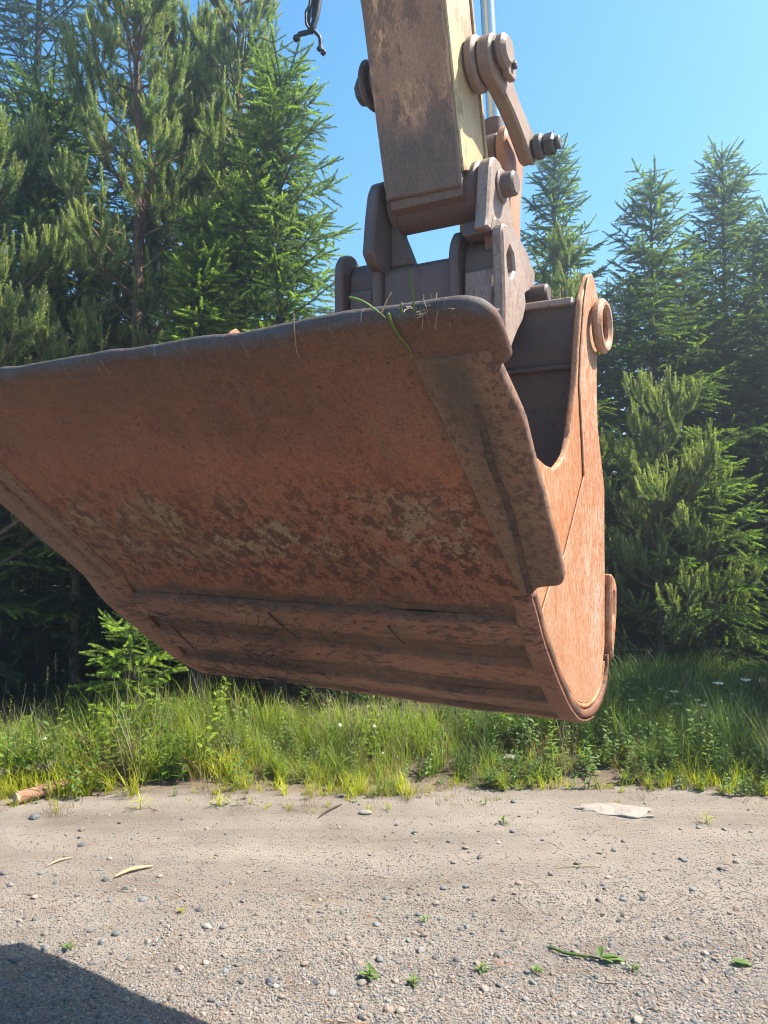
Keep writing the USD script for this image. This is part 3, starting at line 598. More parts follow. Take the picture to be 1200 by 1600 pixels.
# forest floor thicket under the trees
def bush_mass(name, boxes, n, seed, protos, idx, lab, cat):
    r = np.random.default_rng(seed); P, D = [], []
    for (x0, x1, y0, y1, h) in boxes:
        k = n // len(boxes); x, y = r.uniform(x0, x1, k), r.uniform(y0, y1, k)
        P.append(np.stack([x, y, ground_z(x, y) + h * r.random(k) ** 1.6], 1)); D.append(np.stack([r.normal(0, .8, k), r.normal(0, .8, k), r.uniform(-.2, 1, k)], 1))
    P, D = np.vstack(P), np.vstack(D)
    pi = instancer(numbered('/World/' + name), protos, P, quats(D, r), r.uniform(.8, 1.6, len(P)), r.choice(idx, len(P)))
    return tag(pi, lab, cat, kind='stuff')
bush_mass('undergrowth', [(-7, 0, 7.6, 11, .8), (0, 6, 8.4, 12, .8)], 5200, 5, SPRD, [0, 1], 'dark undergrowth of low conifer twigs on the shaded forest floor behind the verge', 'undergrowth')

# ---------------------------------------------------------------- excavator frame: the bucket's own axes
# across the bucket (u, towards the left), depth (h) and height (v) of the side view, in units of 0.8 m
S = 0.8
def unit(a): return np.asarray(a, float) / np.linalg.norm(a)
Wc = np.array([-0.86884996, 0.0020628, 0.4950712]); Vc = np.array([0.00571516, -0.99988289, 0.01419628]); Hc = np.array([0.49504251, 0.01516385, 0.86873642])
cp, sp = math.cos(math.radians(1.0)), math.sin(math.radians(1.0))
def tow(q): return np.array([q[0], q[2] * cp + q[1] * sp, -q[1] * cp + q[2] * sp])
Wd, Hd, Vd = tow(Wc), tow(Hc), tow(Vc)
OR = tow(S * np.array([0.414, 0.234, 2.159])) + [0, 0, 1.6]
FRAME = np.eye(4); FRAME[0, :3], FRAME[1, :3], FRAME[2, :3], FRAME[3, :3] = -Wd, Hd, Vd, OR
def uhv(u, h, v): return np.stack([-np.asarray(u) * S, np.asarray(h) * S, np.asarray(v) * S], -1)
def side(a, b, n): return uhv(n, a, b)                 # outline in (h, v), thickness along u
FA = np.array([0.0270, -0.0166]); FD = np.array([0.78156377, -0.62382536]); FN = np.array([0.62382536, 0.78156377])
def flo(u, t, n): return uhv(u, FA[0] + t * FD[0] + n * FN[0], FA[1] + t * FD[1] + n * FN[1])   # floor plane: across, along, inward
def tow_world(u, h, v): return np.asarray(uhv(u, h, v)) @ np.array([-Wd, Hd, Vd]) + OR
def circ(c, r, n=28): a = np.linspace(0, 2 * np.pi, n, endpoint=False); return np.stack([c[0] + r * np.cos(a), c[1] + r * np.sin(a)], 1)
def cyl(c, r, u0, u1, bevel=0.01, n=28, hole=0.0): return plate(circ(c, r, n), u0, u1, side, bevel=bevel, holes=[circ(c, hole, n)] if hole else (), step=1.0)

# ---------------------------------------------------------------- bucket
bk = thing('excavator_bucket', 'wide rust-red excavator ditching bucket hanging from the arm, underside towards the viewer', 'excavator bucket', matrix=FRAME)
UL = 1.72
floor_pts = [np.array([FA + (-0.95) * FD, ])[0]] + [FA + t * FD for t in (-.8, -.6, -.4, -.2, -.05)]
heel = [(.027, -.0166), (.121, -.146), (.248, -.270), (.396, -.396), (.503, -.458), (.609, -.486), (.69, -.492), (.769, -.484), (.840, -.458), (.895, -.410), (.922, -.35), (.925, -.30)]
def smooth_line(p, n, sig):
    p = np.asarray(p, float); d = np.r_[0, np.cumsum(np.linalg.norm(np.diff(p, axis=0), axis=1))]
    s = np.linspace(0, d[-1], n); q = np.stack([np.interp(s, d, p[:, k]) for k in range(2)], 1)
    from scipy.ndimage import gaussian_filter1d
    k = gaussian_filter1d(q, sig, axis=0, mode='nearest'); k[0], k[-1] = q[0], q[-1]
    return k, s
shell_out, shell_s = smooth_line(np.vstack([floor_pts, heel]), 150, 2.2)
S_HEEL = float(shell_s[np.argmin(np.linalg.norm(shell_out - FA, axis=1))])   # where the flat floor ends
def line_normal(q):
    t = np.gradient(q, axis=0); t /= np.linalg.norm(t, axis=1, keepdims=True); return np.stack([-t[:, 1], t[:, 0]], 1)   # inward
nrm = line_normal(shell_out)
def shell_at(s, off=0.0):
    i = np.interp(s, shell_s, np.arange(len(shell_s))); k = np.arange(len(shell_s))
    q = np.stack([np.interp(i, k, shell_out[:, c]) for c in range(2)], -1); n = np.stack([np.interp(i, k, nrm[:, c]) for c in range(2)], -1)
    return q + n * np.asarray(off)[..., None]

def swept(s0, s1, u0, u1, off_out, thick, ns, nu, dent=0.0, seed=0, edge=0.012, wide=None):
    """A plate that follows the floor and heel line from s0 to s1, across from u0 to u1; returns mesh and uv."""
    ss = np.r_[s0, np.linspace(s0 + edge, s1 - edge, ns), s1]; uu = np.r_[u0, np.linspace(u0 + edge, u1 - edge, nu), u1]
    SS, UU = np.meshgrid(ss, uu, indexing='ij')
    if wide is not None: UU = u0 + (UU - u0) * (np.interp(SS, *wide) - u0) / (u1 - u0)
    off = np.full(SS.shape, -off_out)
    off[[0, -1]] += edge * .7; off[:, [0, -1]] += edge * .7
    if dent: off = off + dent * (meshkit.fbm(np.stack([SS * 5, UU * 5, 0 * SS + seed], -1), 4, seed) - .5) + dent * .5 * (meshkit.fbm(np.stack([SS * 1.6, UU * 1.6, 0 * SS + seed], -1), 2, seed + 3) - .5) * 2
    def layer(o):
        q = shell_at(SS, o); return uhv(UU, q[..., 0], q[..., 1]).reshape(-1, 3)
    top, bot = layer(off), layer(np.full(SS.shape, thick) + 0 * off)
    a, b = SS.shape; i, j = np.meshgrid(np.arange(a - 1), np.arange(b - 1), indexing='ij')
    q = np.stack([i * b + j, (i + 1) * b + j, (i + 1) * b + j + 1, i * b + j + 1], -1).reshape(-1, 4); n = a * b
    rim = [k * b for k in range(a)] + [(a - 1) * b + k for k in range(1, b)] + [k * b + b - 1 for k in range(a - 2, -1, -1)] + list(range(b - 2, 0, -1))
    rim = np.array(rim); rn = np.roll(rim, -1)
    w = np.stack([rim, rim + n, rn + n, rn], 1)
    f = np.vstack([q, q[:, ::-1] + n, w]); f = np.vstack([f[:, [0, 1, 2]], f[:, [0, 2, 3]]])
    uv = np.stack([UU.ravel(), (SS.ravel() - S_HEEL + 1.1) / 2.2], 1); uv = np.vstack([uv, uv])
    m = trimesh.Trimesh(np.vstack([top, bot]), f, process=False); trimesh.repair.fix_normals(m)
    return m, uv
m, uv = swept(0.0, S_HEEL + 0.05, 0.012, UL - .012, 0.0, 0.028, 70, 120, dent=0.008, seed=2); part('floor_plate', m, R_rust, bk, smooth=True, uv=uv)
m, uv = swept(S_HEEL + 0.004, shell_s[-1], 0.0, UL, -0.004, 0.035, 90, 60, dent=0.006, seed=4); part('heel_plate', m, R_heel, bk, smooth=True, uv=uv)
for i, (a, b) in enumerate([(.075, .215), (.272, .425), (.478, .595), (.638, .80)]):
    m, uv = swept(S_HEEL + a, S_HEEL + b, 0.03, UL - .03, 0.010, 0.006, 14, 90, dent=0.016, seed=10 + i, edge=.022); part('wear_strip', m, R_heel, bk, smooth=True, uv=uv)
m, uv = swept(S_HEEL - 0.02, S_HEEL + 0.86, 0.002, 0.068, 0.013, 0.003, 50, 8, dent=0.006, seed=21); part('edge_band', m, R_edge, bk, smooth=30)
m, uv = swept(S_HEEL - 0.01, S_HEEL + 0.86, UL - .064, UL - .002, 0.013, 0.003, 50, 8, dent=0.006, seed=22, wide=([S_HEEL, S_HEEL + .1, S_HEEL + .25, S_HEEL + .45, S_HEEL + .6, S_HEEL + 2], [1.885, 1.875, 1.82, 1.755, UL - .002, UL - .002])); part('edge_band', m, R_edge, bk, smooth=30)

# cutting edge: rounded nose in section, rounded corners in plan
def lofted(outline, sec, fn, wob=0.0, seed=0, nn_wob=0.0):
    """A plate whose outline shrinks section by section; sec = (inset, n) from the outer cap to the inner cap."""
    o = np.asarray(outline, float)
    if area2(o) < 0: o = o[::-1]
    o = resample(o, .02)
    if wob: q = np.c_[o * 7, np.zeros(len(o))]; o = o + (meshkit.fbm(q, 4, seed)[:, None] - .5) * np.array(wob)
    k = len(o); ps = [np.c_[inset(o, d), np.full(k, n)] for d, n in sec]
    for i, p in enumerate(ps): p[:, 2] += nn_wob * (meshkit.fbm(np.c_[p[:, :2] * 6, np.full(k, i * .15)], 3, seed + 2) - .5)
    v = np.vstack(ps); j = np.arange(k); jn = (j + 1) % k; fs = []
    for i in range(len(sec) - 1): a = i * k; fs += [np.stack([a + j, a + jn, a + k + jn], 1), np.stack([a + j, a + k + jn, a + k + j], 1)]
    for i, flip in ((0, False), (len(sec) - 1, True)):
        tri = earcut.triangulate_float64(np.ascontiguousarray(ps[i][:, :2]), np.array([k], np.uint32)).reshape(-1, 3).astype(int) + i * k
        fs.append(tri[:, ::-1] if flip else tri)
    m = trimesh.Trimesh(fn(v[:, 0], v[:, 1], v[:, 2]), np.vstack(fs), process=False); trimesh.repair.fix_normals(m); return m
def floor_uv(m):
    """(across, along the floor) of each vertex, for the floor's material."""
    v = np.asarray(m.vertices) / S; t = (v[:, 1] - FA[0]) * FD[0] + (v[:, 2] - FA[1]) * FD[1]
    return np.stack([-v[:, 0], (t + 1.1) / 2.2], 1)
lip_o = round_corners([(-.178, -1.012), (1.935, -1.012), (1.935, -.846), (-.178, -.846)], [.30, .30, .035, .035], 16)
m = lofted(lip_o, [(.022, -.001), (.013, .001), (.006, .006), (.001, .013), (0, .022), (.003, .029), (.009, .034)], flo, wob=(.006, .020), seed=8, nn_wob=.007)
m = trimesh.graph.smooth_shade(m, angle=math.radians(50), facet_minarea=None); part('cutting_edge', m, R_rust, bk, smooth=True, uv=floor_uv(m))
wing = np.array([(0.03, -0.90), (-0.148, -0.90), (-0.160, -0.70), (-0.146, -0.52), (-0.122, -0.20), (-0.114, -0.115), (-0.100, -0.082), (-0.03, -0.066), (0.004, -0.02), (0.036, -0.03)])
m = lofted(round_corners(wing, [0, 0, .02, .02, .02, .03, .02, .01, 0, 0]), [(.012, -.0055), (.005, -.003), (.001, .004), (0, .02), (.008, .030)], flo, wob=(.005, .005), seed=3, nn_wob=.004); m = trimesh.graph.smooth_shade(m, angle=math.radians(45), facet_minarea=None); part('side_cutter', m, R_wing, bk, smooth=True, uv=floor_uv(m))
part('side_cutter', plate(round_corners([(UL - .04, -0.835), (1.905, -0.85), (1.91, -.5), (1.89, -.03), (1.885, .03), (UL - .005, .05), (UL - .04, -.03)], .02), -0.010, 0.032, flo, bevel=.010, step=.03, wob=.004, seed=5), R_wing, bk, smooth=35)
r = np.random.default_rng(4)
def weld(pts, rad, seed):
    rr = np.random.default_rng(seed); p = np.asarray(pts, float); d = np.r_[0, np.cumsum(np.linalg.norm(np.diff(p, axis=0), axis=1))]
    k = int(d[-1] / .006); s = np.linspace(0, d[-1], k); q = np.stack([np.interp(s, d, p[:, c]) for c in range(3)], 1) + rr.normal(0, rad * .08, (k, 3))
    return tube(q, rad * (1 + .07 * np.sin(np.arange(k) * 1.7) + rr.normal(0, .03, k)), 7)
part('weld_seam', weld(flo(np.array([-.072, -.05, -.044, .0]), np.array([-.76, -.58, -.395, -.05]), np.array([.001, -.001, -.001, -.001])), .009, 1), R_groove, bk, smooth=True)
part('weld_seam', weld(flo(np.array([UL + .06, UL + .05, UL + .03]), np.array([-.76, -.4, .02]), np.array([-.004, -.004, -.004])), .014, 2), R_wing, bk, smooth=True)

# side plates
back_edge = [(.925, -.30), (.905, -.24), (.90, 0.0), (.8916, .15), (.8904, .333), (.84, .45), (.79, .557), (.772, .70), (.775, .80), (.80, .90), (.835, 1.02), (.78, 1.05), (.74, 1.095), (.70, 1.112), (.667, 1.093), (.64, 1.06)]
notch = [(.581, .986), (.541, .799), (.518, .678), (.441, .491), (.40, .435), (.353, .405), (.30, .382), (.256, .375), (.20, .38), (.135, .394), (.007, .415), (-.20, .44), (-.55, .55), (-.70, .60)]
inner = [tuple(shell_at(np.array(s), .01)) for s in np.linspace(.12, shell_s[-1] - .01, 40)]
outline = inner + back_edge + notch
part('side_plate', plate(outline, 0.042, 0.020, side, bevel=.005, step=.03, wob=.003, seed=6), R_gap, bk, smooth=30)
tri_free = [(.541, .80), (.541, .683), (.600, .369), (.371, .105), (.20, .0), (.12, -.08)]
i2 = [tuple(shell_at(np.array(s), .055)) for s in np.linspace(S_HEEL + .20, shell_s[-1] - .03, 60)]
be2 = [(h - .004, v) for h, v in back_edge[1:]]
part('doubler_plate', plate(i2 + be2 + [(.60, .98), (.555, .80)] + tri_free[1:], 0.0195, 0.0125, side, bevel=.004, step=.03, wob=.003, seed=7), R_side, bk, smooth=30)
part('side_plate', plate(outline, UL - .042, UL - .020, side, bevel=.005, step=.04), R_gap, bk, smooth=30)
# back wall with its top rim
bw = np.array([(.578, .992), (.585, .90), (.60, .80), (.625, .68), (.67, .55), (.73, .40), (.80, .22), (.845, .05), (.865, -.12), (.865, -.25), (.85, -.36)])
bq, bs = smooth_line(bw, 40, 1.0); bn = line_normal(bq)
def wall(u0, u1, th):
    uu = np.linspace(u0, u1, 50); Q = [bq, bq - bn * th]
    V = []
    for k, q in enumerate(Q):
        SS, UU = np.meshgrid(np.arange(len(q)), uu, indexing='ij')
        dn = .008 * (meshkit.fbm(np.stack([SS * .12, UU * 4, 0 * SS], -1), 3, 5) - .5)
        V.append(uhv(UU, q[:, None, 0] + dn, np.broadcast_to(q[:, None, 1], UU.shape)).reshape(-1, 3))
    a, b = len(bq), len(uu); i, j = np.meshgrid(np.arange(a - 1), np.arange(b - 1), indexing='ij')
    q = np.stack([i * b + j, (i + 1) * b + j, (i + 1) * b + j + 1, i * b + j + 1], -1).reshape(-1, 4); n = a * b
    rim = np.array([k * b for k in range(a)] + [(a - 1) * b + k for k in range(1, b)] + [k * b + b - 1 for k in range(a - 2, -1, -1)] + list(range(b - 2, 0, -1))); rn = np.roll(rim, -1)
    f = np.vstack([q, q[:, ::-1] + n, np.stack([rim, rim + n, rn + n, rn], 1)])
    m = trimesh.Trimesh(np.vstack(V), np.vstack([f[:, [0, 1, 2]], f[:, [0, 2, 3]]]), process=False); trimesh.repair.fix_normals(m); return m
part('back_wall', wall(.043, UL - .043, -.03), R_in, bk, smooth=30)
part('weld_seam', weld(uhv(np.linspace(.05, .30, 5), np.full(5, .600), np.full(5, .76)), .010, 3), R_in, bk, smooth=True)
part('wall_top_bar', plate(round_corners([(.560, .972), (.592, .968), (.60, .995), (.57, 1.0)], .008), .046, UL - .046, side, bevel=.006, step=1), R_hook, bk, smooth=30)
# lifting ring boss, back strip
part('lifting_ring', cyl((.745, .925), .100, .004, -.032, bevel=.012, n=36, hole=.064), R_side, bk, smooth=30)
part('back_strip', plate(round_corners([(.905, .015), (.955, -.005), (.988, -.04), (.985, -.16), (.945, -.28), (.925, -.33), (.90, -.25)], .02), -.012, .05, side, bevel=.008, holes=[round_corners([(.925, -.06), (.955, -.06), (.955, -.15), (.925, -.17)], .012)], step=.03), R_side, bk, smooth=30)
part('rim_weld', weld(np.array([uhv(.017, *shell_at(np.array(s), .047)) for s in np.linspace(S_HEEL + .22, shell_s[-1] - .02, 60)]), .0075, 7), R_gap, bk, smooth=True)

# ---------------------------------------------------------------- quick coupler between arm and bucket
qc = thing('quick_coupler', 'dark brown steel quick coupler with hooks and pins holding the bucket', 'coupler', matrix=FRAME)
hook_out = [(.327, 1.185), (.345, 1.212), (.40, 1.218), (.469, 1.206), (.50, 1.15), (.53, 1.11), (.567, .99), (.535, .925), (.47, .86), (.405, .79), (.37, .74), (.352, .80), (.344, 1.0)]
hole = [(.372, 1.11), (.40, 1.15), (.438, 1.13), (.452, 1.08), (.418, 1.045), (.385, 1.05)]
part('hook_plate', plate(round_corners(hook_out, .012), .215, .256, side, bevel=.008, holes=[hole], step=.025, wob=.006, seed=11), R_hook, qc, smooth=30)
hook_in = [(.345, 1.13), (.352, 1.18), (.38, 1.225), (.42, 1.24), (.46, 1.22), (.49, 1.15), (.50, .95), (.48, .75), (.38, .74), (.36, .80)]
part('hook_plate', plate(round_corners(hook_in, .02), .388, .424, side, bevel=.008, step=.03, wob=.003, seed=12), R_coup, qc, smooth=30)
part('hook_plate', plate(round_corners(hook_in, .02), .70, .738, side, bevel=.008, step=.03, wob=.003, seed=13), R_coup, qc, smooth=30)
part('hook_plate', plate(round_corners([(.340, 1.12), (.345, 1.18), (.375, 1.222), (.43, 1.235), (.47, 1.215), (.50, 1.1), (.51, .95), (.45, .80), (.38, .74), (.355, .80)], .02), .862, .90, side, bevel=.008, step=.03, wob=.003, seed=14), R_coup, qc, smooth=30)
blk = [(.395, 1.14), (.42, 1.19), (.52, 1.19), (.53, .95), (.50, .78), (.41, .74), (.40, .85)]
part('claw_block', plate(round_corners(blk, .015), .258, .386, side, bevel=.006), R_coup, qc, smooth=30)
part('claw_block', plate(round_corners(blk, .015), .740, .860, side, bevel=.006), R_coup, qc, smooth=30)
pad = [(.378, 1.075), (.396, 1.085), (.405, .90), (.395, .88), (.380, .90)]
part('claw_pad', plate(pad, .268, .376, side, bevel=.006), R_hook, qc, smooth=30)
part('claw_pad', plate(pad, .750, .850, side, bevel=.006), R_coup, qc, smooth=30)
part('cross_tube', plate(round_corners([(.375, 1.13), (.41, 1.155), (.52, 1.15), (.55, 1.0), (.52, .82), (.42, .78), (.385, .85), (.375, 1.0)], .03), .426, .698, side, bevel=.004), R_coup, qc, smooth=30)
part('ear_base', plate(round_corners([(.335, 1.19), (.36, 1.25), (.50, 1.26), (.52, 1.192), (.40, 1.192)], .012), .252, .372, side, bevel=.008), R_coup, qc, smooth=30)
ear = [(.300, 1.195), (.313, 1.227), (.336, 1.409), (.350, 1.444), (.381, 1.466), (.425, 1.466), (.478, 1.44), (.515, 1.38), (.552, 1.311), (.573, 1.283), (.645, 1.26), (.70, 1.245), (.812, 1.18), (.80, 1.13), (.775, 1.095), (.722, 1.085), (.60, 1.02), (.50, .97), (.42, 1.0), (.40, 1.19)]
part('ear_plate', plate(round_corners(ear, .014), .262, .312, side, bevel=.008, step=.03), R_hook, qc, smooth=30)
earl = [(.27, 1.17), (.285, 1.30), (.303, 1.40), (.325, 1.44), (.37, 1.466), (.42, 1.466), (.478, 1.44), (.515, 1.38), (.55, 1.28), (.72, 1.18), (.70, 1.06), (.50, .97), (.40, 1.12), (.31, 1.13)]
part('ear_plate', plate(round_corners(earl, .014), .684, .732, side, bevel=.008, step=.03), R_coup, qc, smooth=30)
part('gusset', plate(round_corners([(.683, 1.33), (.655, 1.30), (.62, 1.22), (.592, 1.15), (.683, 1.15)], .01), .395, .46, lambda a, b, n: uhv(a, n, b), bevel=.006), R_coup, qc, smooth=30)
part('arm_pin', cyl((.437, 1.382), .042, .30, .205, bevel=.008), R_coup, qc, smooth=30)
part('arm_pin', cyl((.437, 1.382), .042, .70, .765, bevel=.008), R_coup, qc, smooth=30)
part('link_pin', cyl((.770, 1.085), .036, .40, .195, bevel=.008), R_coup, qc, smooth=30)
part('pin_collar', cyl((.437, 1.382), .056, .262, .252, bevel=.003), R_hook, qc, smooth=30)

# ---------------------------------------------------------------- excavator arm and linkage
arm = thing('excavator', 'faded yellow excavator arm with linkage coming down from above the picture', 'excavator', matrix=FRAME)
def arm_h(v): return .299 - (v - 1.379) * .30
beam = [(arm_h(1.33) + .012, 1.33), (.36, 1.32), (.50, 1.36), (arm_h(1.45) + .27, 1.45), (arm_h(3.6) + .27, 3.6), (arm_h(3.6) + .012, 3.6)]
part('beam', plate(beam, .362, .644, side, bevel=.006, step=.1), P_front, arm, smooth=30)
fp = [(.355, 1.352), (.65, 1.362), (.65, 3.6), (.355, 3.6)]
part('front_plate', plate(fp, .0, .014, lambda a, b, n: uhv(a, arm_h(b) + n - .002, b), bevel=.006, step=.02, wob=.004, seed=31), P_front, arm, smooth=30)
sidep = [(arm_h(1.40) + .010, 1.40), (.44, 1.455), (arm_h(1.53) + .232, 1.53), (arm_h(3.6) + .232, 3.6), (arm_h(3.6) + .010, 3.6)]
part('side_panel', plate(sidep, .3615, .346, side, bevel=.004, step=.025, wob=.003, seed=32), P_side, arm, smooth=30)
part('side_panel', plate(sidep, .6445, .656, side, bevel=.004, step=.05), P_side, arm, smooth=30)
part('back_flange', plate([(arm_h(1.5) + .272, 1.5), (arm_h(1.5) + .292, 1.5), (arm_h(3.6) + .292, 3.6), (arm_h(3.6) + .272, 3.6)], .352, .66, side, bevel=.003, step=.1), P_side, arm, smooth=30)
part('end_barrel', cyl((.437, 1.382), .098, .318, .680, bevel=.012, n=40), R_coup, arm, smooth=30)
part('barrel_bolt', cyl((.437, 1.382), .064, .312, .3185, bevel=.003), R_coup, arm, smooth=30)
PV, EN, P2 = (.365, 1.79), (.735, 1.640), (.770, 1.085)
part('pivot_boss', cyl(PV, .092, .346, .302, bevel=.012), P_link2, arm, smooth=30)
part('pivot_boss', cyl((.300, 1.790), .088, .700, .722, bevel=.010), R_coup, arm, smooth=30)
part('pivot_nut', plate(circ((.300, 1.778), .050, 8), .7225, .762, side, bevel=.010, step=1), M_nut, arm, smooth=20)
def bar(c0, r0, c1, r1, k=14):
    c0, c1 = np.array(c0), np.array(c1); d = c1 - c0; a = math.atan2(d[1], d[0]); L = np.linalg.norm(d); b = math.asin((r0 - r1) / L)
    p = [c0 + r0 * np.array([math.cos(t), math.sin(t)]) for t in np.linspace(a + math.pi / 2 - b, a + 1.5 * math.pi + b, k)]
    p += [c1 + r1 * np.array([math.cos(t), math.sin(t)]) for t in np.linspace(a - math.pi / 2 + b, a + math.pi / 2 - b, k)]
    return np.array(p)
def waist(p, c0, c1, amt):
    c0, c1 = np.array(c0), np.array(c1); d = unit(c1 - c0); L = np.linalg.norm(c1 - c0); p = resample(np.asarray(p), .03)
    s = np.clip(((p - c0) @ d) / L, 0, 1); off = p - (c0 + np.outer((p - c0) @ d, d)); return p - off * (amt * np.sin(np.pi * s) ** 1.0)[:, None]
lk = part('idler_link', plate(waist(bar(PV, .080, EN, .056), PV, EN, .34), .300, .246, side, bevel=.008, step=.03), P_link2, arm, smooth=30)
part('idler_link', plate(waist(bar((.330, 1.80), .082, (.72, 1.64), .055), (.330, 1.80), (.72, 1.64), .5), .658, .699, side, bevel=.008, step=.05), P_link2, arm, smooth=30)
part('pivot_cap', cyl((PV[0] - .012, PV[1] + .012), .054, .2455, .200, bevel=.014), P_link2, arm, smooth=30)
part('cap_tab', plate(round_corners([(PV[0] - .03, PV[1] + .03), (PV[0] + .09, PV[1] + .03), (PV[0] + .09, PV[1] - .045), (PV[0] + .02, PV[1] - .05)], .01), .2415, .215, side, bevel=.004), P_link2, arm, smooth=30)
part('cap_bolt', plate(circ((PV[0] + .055, PV[1] - .005), .014, 6), .2145, .200, side, bevel=.003, step=1), M_nut, arm)
part('link_bolt', cyl(EN, .046, .2415, .205, bevel=.008), M_nut, arm, smooth=30)
part('link_nut', plate(circ(EN, .040, 6), .2045, .160, side, bevel=.008, step=1), M_nut, arm, smooth=20)
part('bolt_shank', cyl(EN, .024, .1595, .140, bevel=.005), M_nut, arm, smooth=30)
bl_ = waist(bar((EN[0] + .02, EN[1] + .01), .105, P2, .085), EN, P2, .35)
part('bucket_link', plate(bl_, .372, .326, side, bevel=.010, step=.03), P_link, arm, smooth=30)
part('bucket_link', plate(bl_, .54, .50, side, bevel=.010, step=.03), P_link, arm, smooth=30)
part('link_web', plate([(.70, 1.55), (.80, 1.54), (.82, 1.22), (.72, 1.22)], .373, .499, side, bevel=.004), P_link, arm, smooth=30)
part('rod_eye', cyl((.76, 1.655), .085, .376, .46, bevel=.01, hole=.04), R_coup, arm, smooth=30)
rd = lambda v: np.array(uhv(.415, .765 - (v - 1.70) * .17, v))
part('cylinder_rod', tube([rd(1.73), rd(2.2), rd(3.0)], .027 * S, 20), M_chrome, arm, smooth=True)
part('rod_collar', tube([rd(1.715), rd(1.80)], .036 * S, 20), R_coup, arm, smooth=30)
part('hydraulic_cylinder', tube([rd(2.62), rd(3.6)], .060 * S, 24), P_side, arm, smooth=30)

# ---------------------------------------------------------------- torn hoses dangling at top
def pxw(px, py, depth):
    """A point of the scene at column px, row py of the photograph and the given depth in metres."""
    x, y, z = (px - 600) / 1200 * depth, (py - 800) / 1200 * depth, depth
    return tow(np.array([x, y, z])) + [0, 0, 1.6]
hd = 3.0
hs = thing('dangling_hoses', 'bundle of torn black hydraulic hoses dangling against the sky, left of the arm', 'hose', loc=pxw(487, 0, hd))
o0 = pxw(487, 0, hd)
def hose(pts, rad, name='hose', sides=8, dz=0):
    q = np.array([pxw(a, b, hd + dz) for a, b in pts]) - o0
    d = np.arange(len(q)); s = np.linspace(0, len(q) - 1, 8 * len(q)); from scipy.interpolate import PchipInterpolator
    part(name, tube(PchipInterpolator(d, q)(s), rad, sides), M_black, hs, smooth=True)
hose([(498, -60), (499, -20), (496, 15), (487, 46), (482, 50), (468, 54), (464, 60)], [.013] * 30 + [.010] * 18 + [.008] * 8)
hose([(490, -60), (490, -10), (484, 15), (482, 35), (488, 45), (500, 60), (501, 72), (505, 83)], .0075)
hose([(486, -60), (484, 5), (478, 20), (478, 34), (483, 44)], .005, dz=-.03)
hose([(500, -60), (493, 0), (489, 30), (487, 53)], [.009] * 20 + [.006] * 12, dz=.03)
def lump(c, rad, seed, flat=1.0):
    m = trimesh.creation.icosphere(3, 1.0); v = m.vertices * (0.7 + .6 * meshkit.fbm(m.vertices * 2.2 + seed, 3, seed)[:, None]) * rad; v[:, 2] *= flat
    return v + c, m.faces
for i, (a, b, rr_) in enumerate([(463, 60, .013), (499, 76, .010), (505, 82, .011)]): part('torn_end', lump(pxw(a, b, hd) - o0, rr_, 70 + i), M_black, hs, smooth=True)

# ---------------------------------------------------------------- grass and debris caught on the bucket
def blade_curve(pts, w, sides=5): return tube(pts, w, sides)
def on_lip(px, py, off=0.0):
    """A point just outside the floor plane of the bucket seen at that column and row."""
    ray = tow(np.array([(px - 600) / 1200, (py - 800) / 1200, 1.0])); fn = FN[0] * Hd + FN[1] * Vd; o = tow_world(0, *FA) + fn * off * S - [0, 0, 1.6]
    return ray * (np.dot(fn, o) / np.dot(fn, ray)) + [0, 0, 1.6]
def strand(name, pts, w, m, label, cat='grass stalk', off=-.012, group=None):
    q = np.array([on_lip(a, b, off) for a, b in pts]); t = thing(name, label, cat, group, loc=q[0])
    from scipy.interpolate import PchipInterpolator
    s = np.linspace(0, len(q) - 1, 6 * len(q)); part('stalk', tube(PchipInterpolator(np.arange(len(q)), q - q[0])(s), np.linspace(w, w * .5, len(s)), 5), m, t, smooth=True); return t
strand('grass_stalk', [(545, 465), (565, 470), (588, 485), (602, 497)], .0022, M_weed, 'green grass stalk lying over the bucket edge, pointing left')
strand('grass_stalk', [(607, 490), (614, 508), (626, 528), (638, 542), (645, 558)], .0024, M_weed, 'bent green grass blade hanging down from the bucket edge')
strand('grass_stalk', [(596, 490), (602, 475), (611, 458)], .0018, M_straw, 'short pale dry stalk sticking up from the bucket edge')
strand('grass_stalk', [(647, 486), (644, 455), (641, 418)], .0018, M_weed, 'thin upright green stalk standing on the bucket edge')
strand('grass_stalk', [(459, 490), (460, 515), (463, 545), (468, 560)], .0010, M_straw, 'fine brown straw hanging over the middle of the bucket edge')
strand('grass_stalk', [(628, 489), (626, 478), (625, 474)], .0018, M_weed, 'tiny green shoot on the bucket edge beside the dry tangle')
r = np.random.default_rng(8)
cl = thing('dry_grass_tangle', 'tangle of dry grass and roots caught on top of the bucket edge', 'dry grass', loc=on_lip(680, 486))
tb = []
for k in range(70):
    c = on_lip(r.uniform(630, 705), r.uniform(482, 490), r.uniform(.005, .03)) - on_lip(680, 486); d = r.normal(0, 1, 3) * [1, 1, .6]; L = r.uniform(.012, .04)
    tb.append(tube(crv(c, d, L, 4, r.normal(0, .6), r, .25), .0007, 3, cap=False))
part('strands', cat_mesh(tb), M_straw, cl, kind='stuff')
tr_ = thing('bent_metal_scrap', 'small torn sliver of rusty metal standing behind the bucket edge corner', 'metal scrap', loc=on_lip(745, 488, .05))
o1 = on_lip(745, 488, .05)
tri = np.array([on_lip(a, b, .06) - o1 for a, b in ((739, 499), (745, 473), (753, 486), (780, 485), (757, 497))])
bk_ = tri + (FN[0] * Hd + FN[1] * Vd) * .006
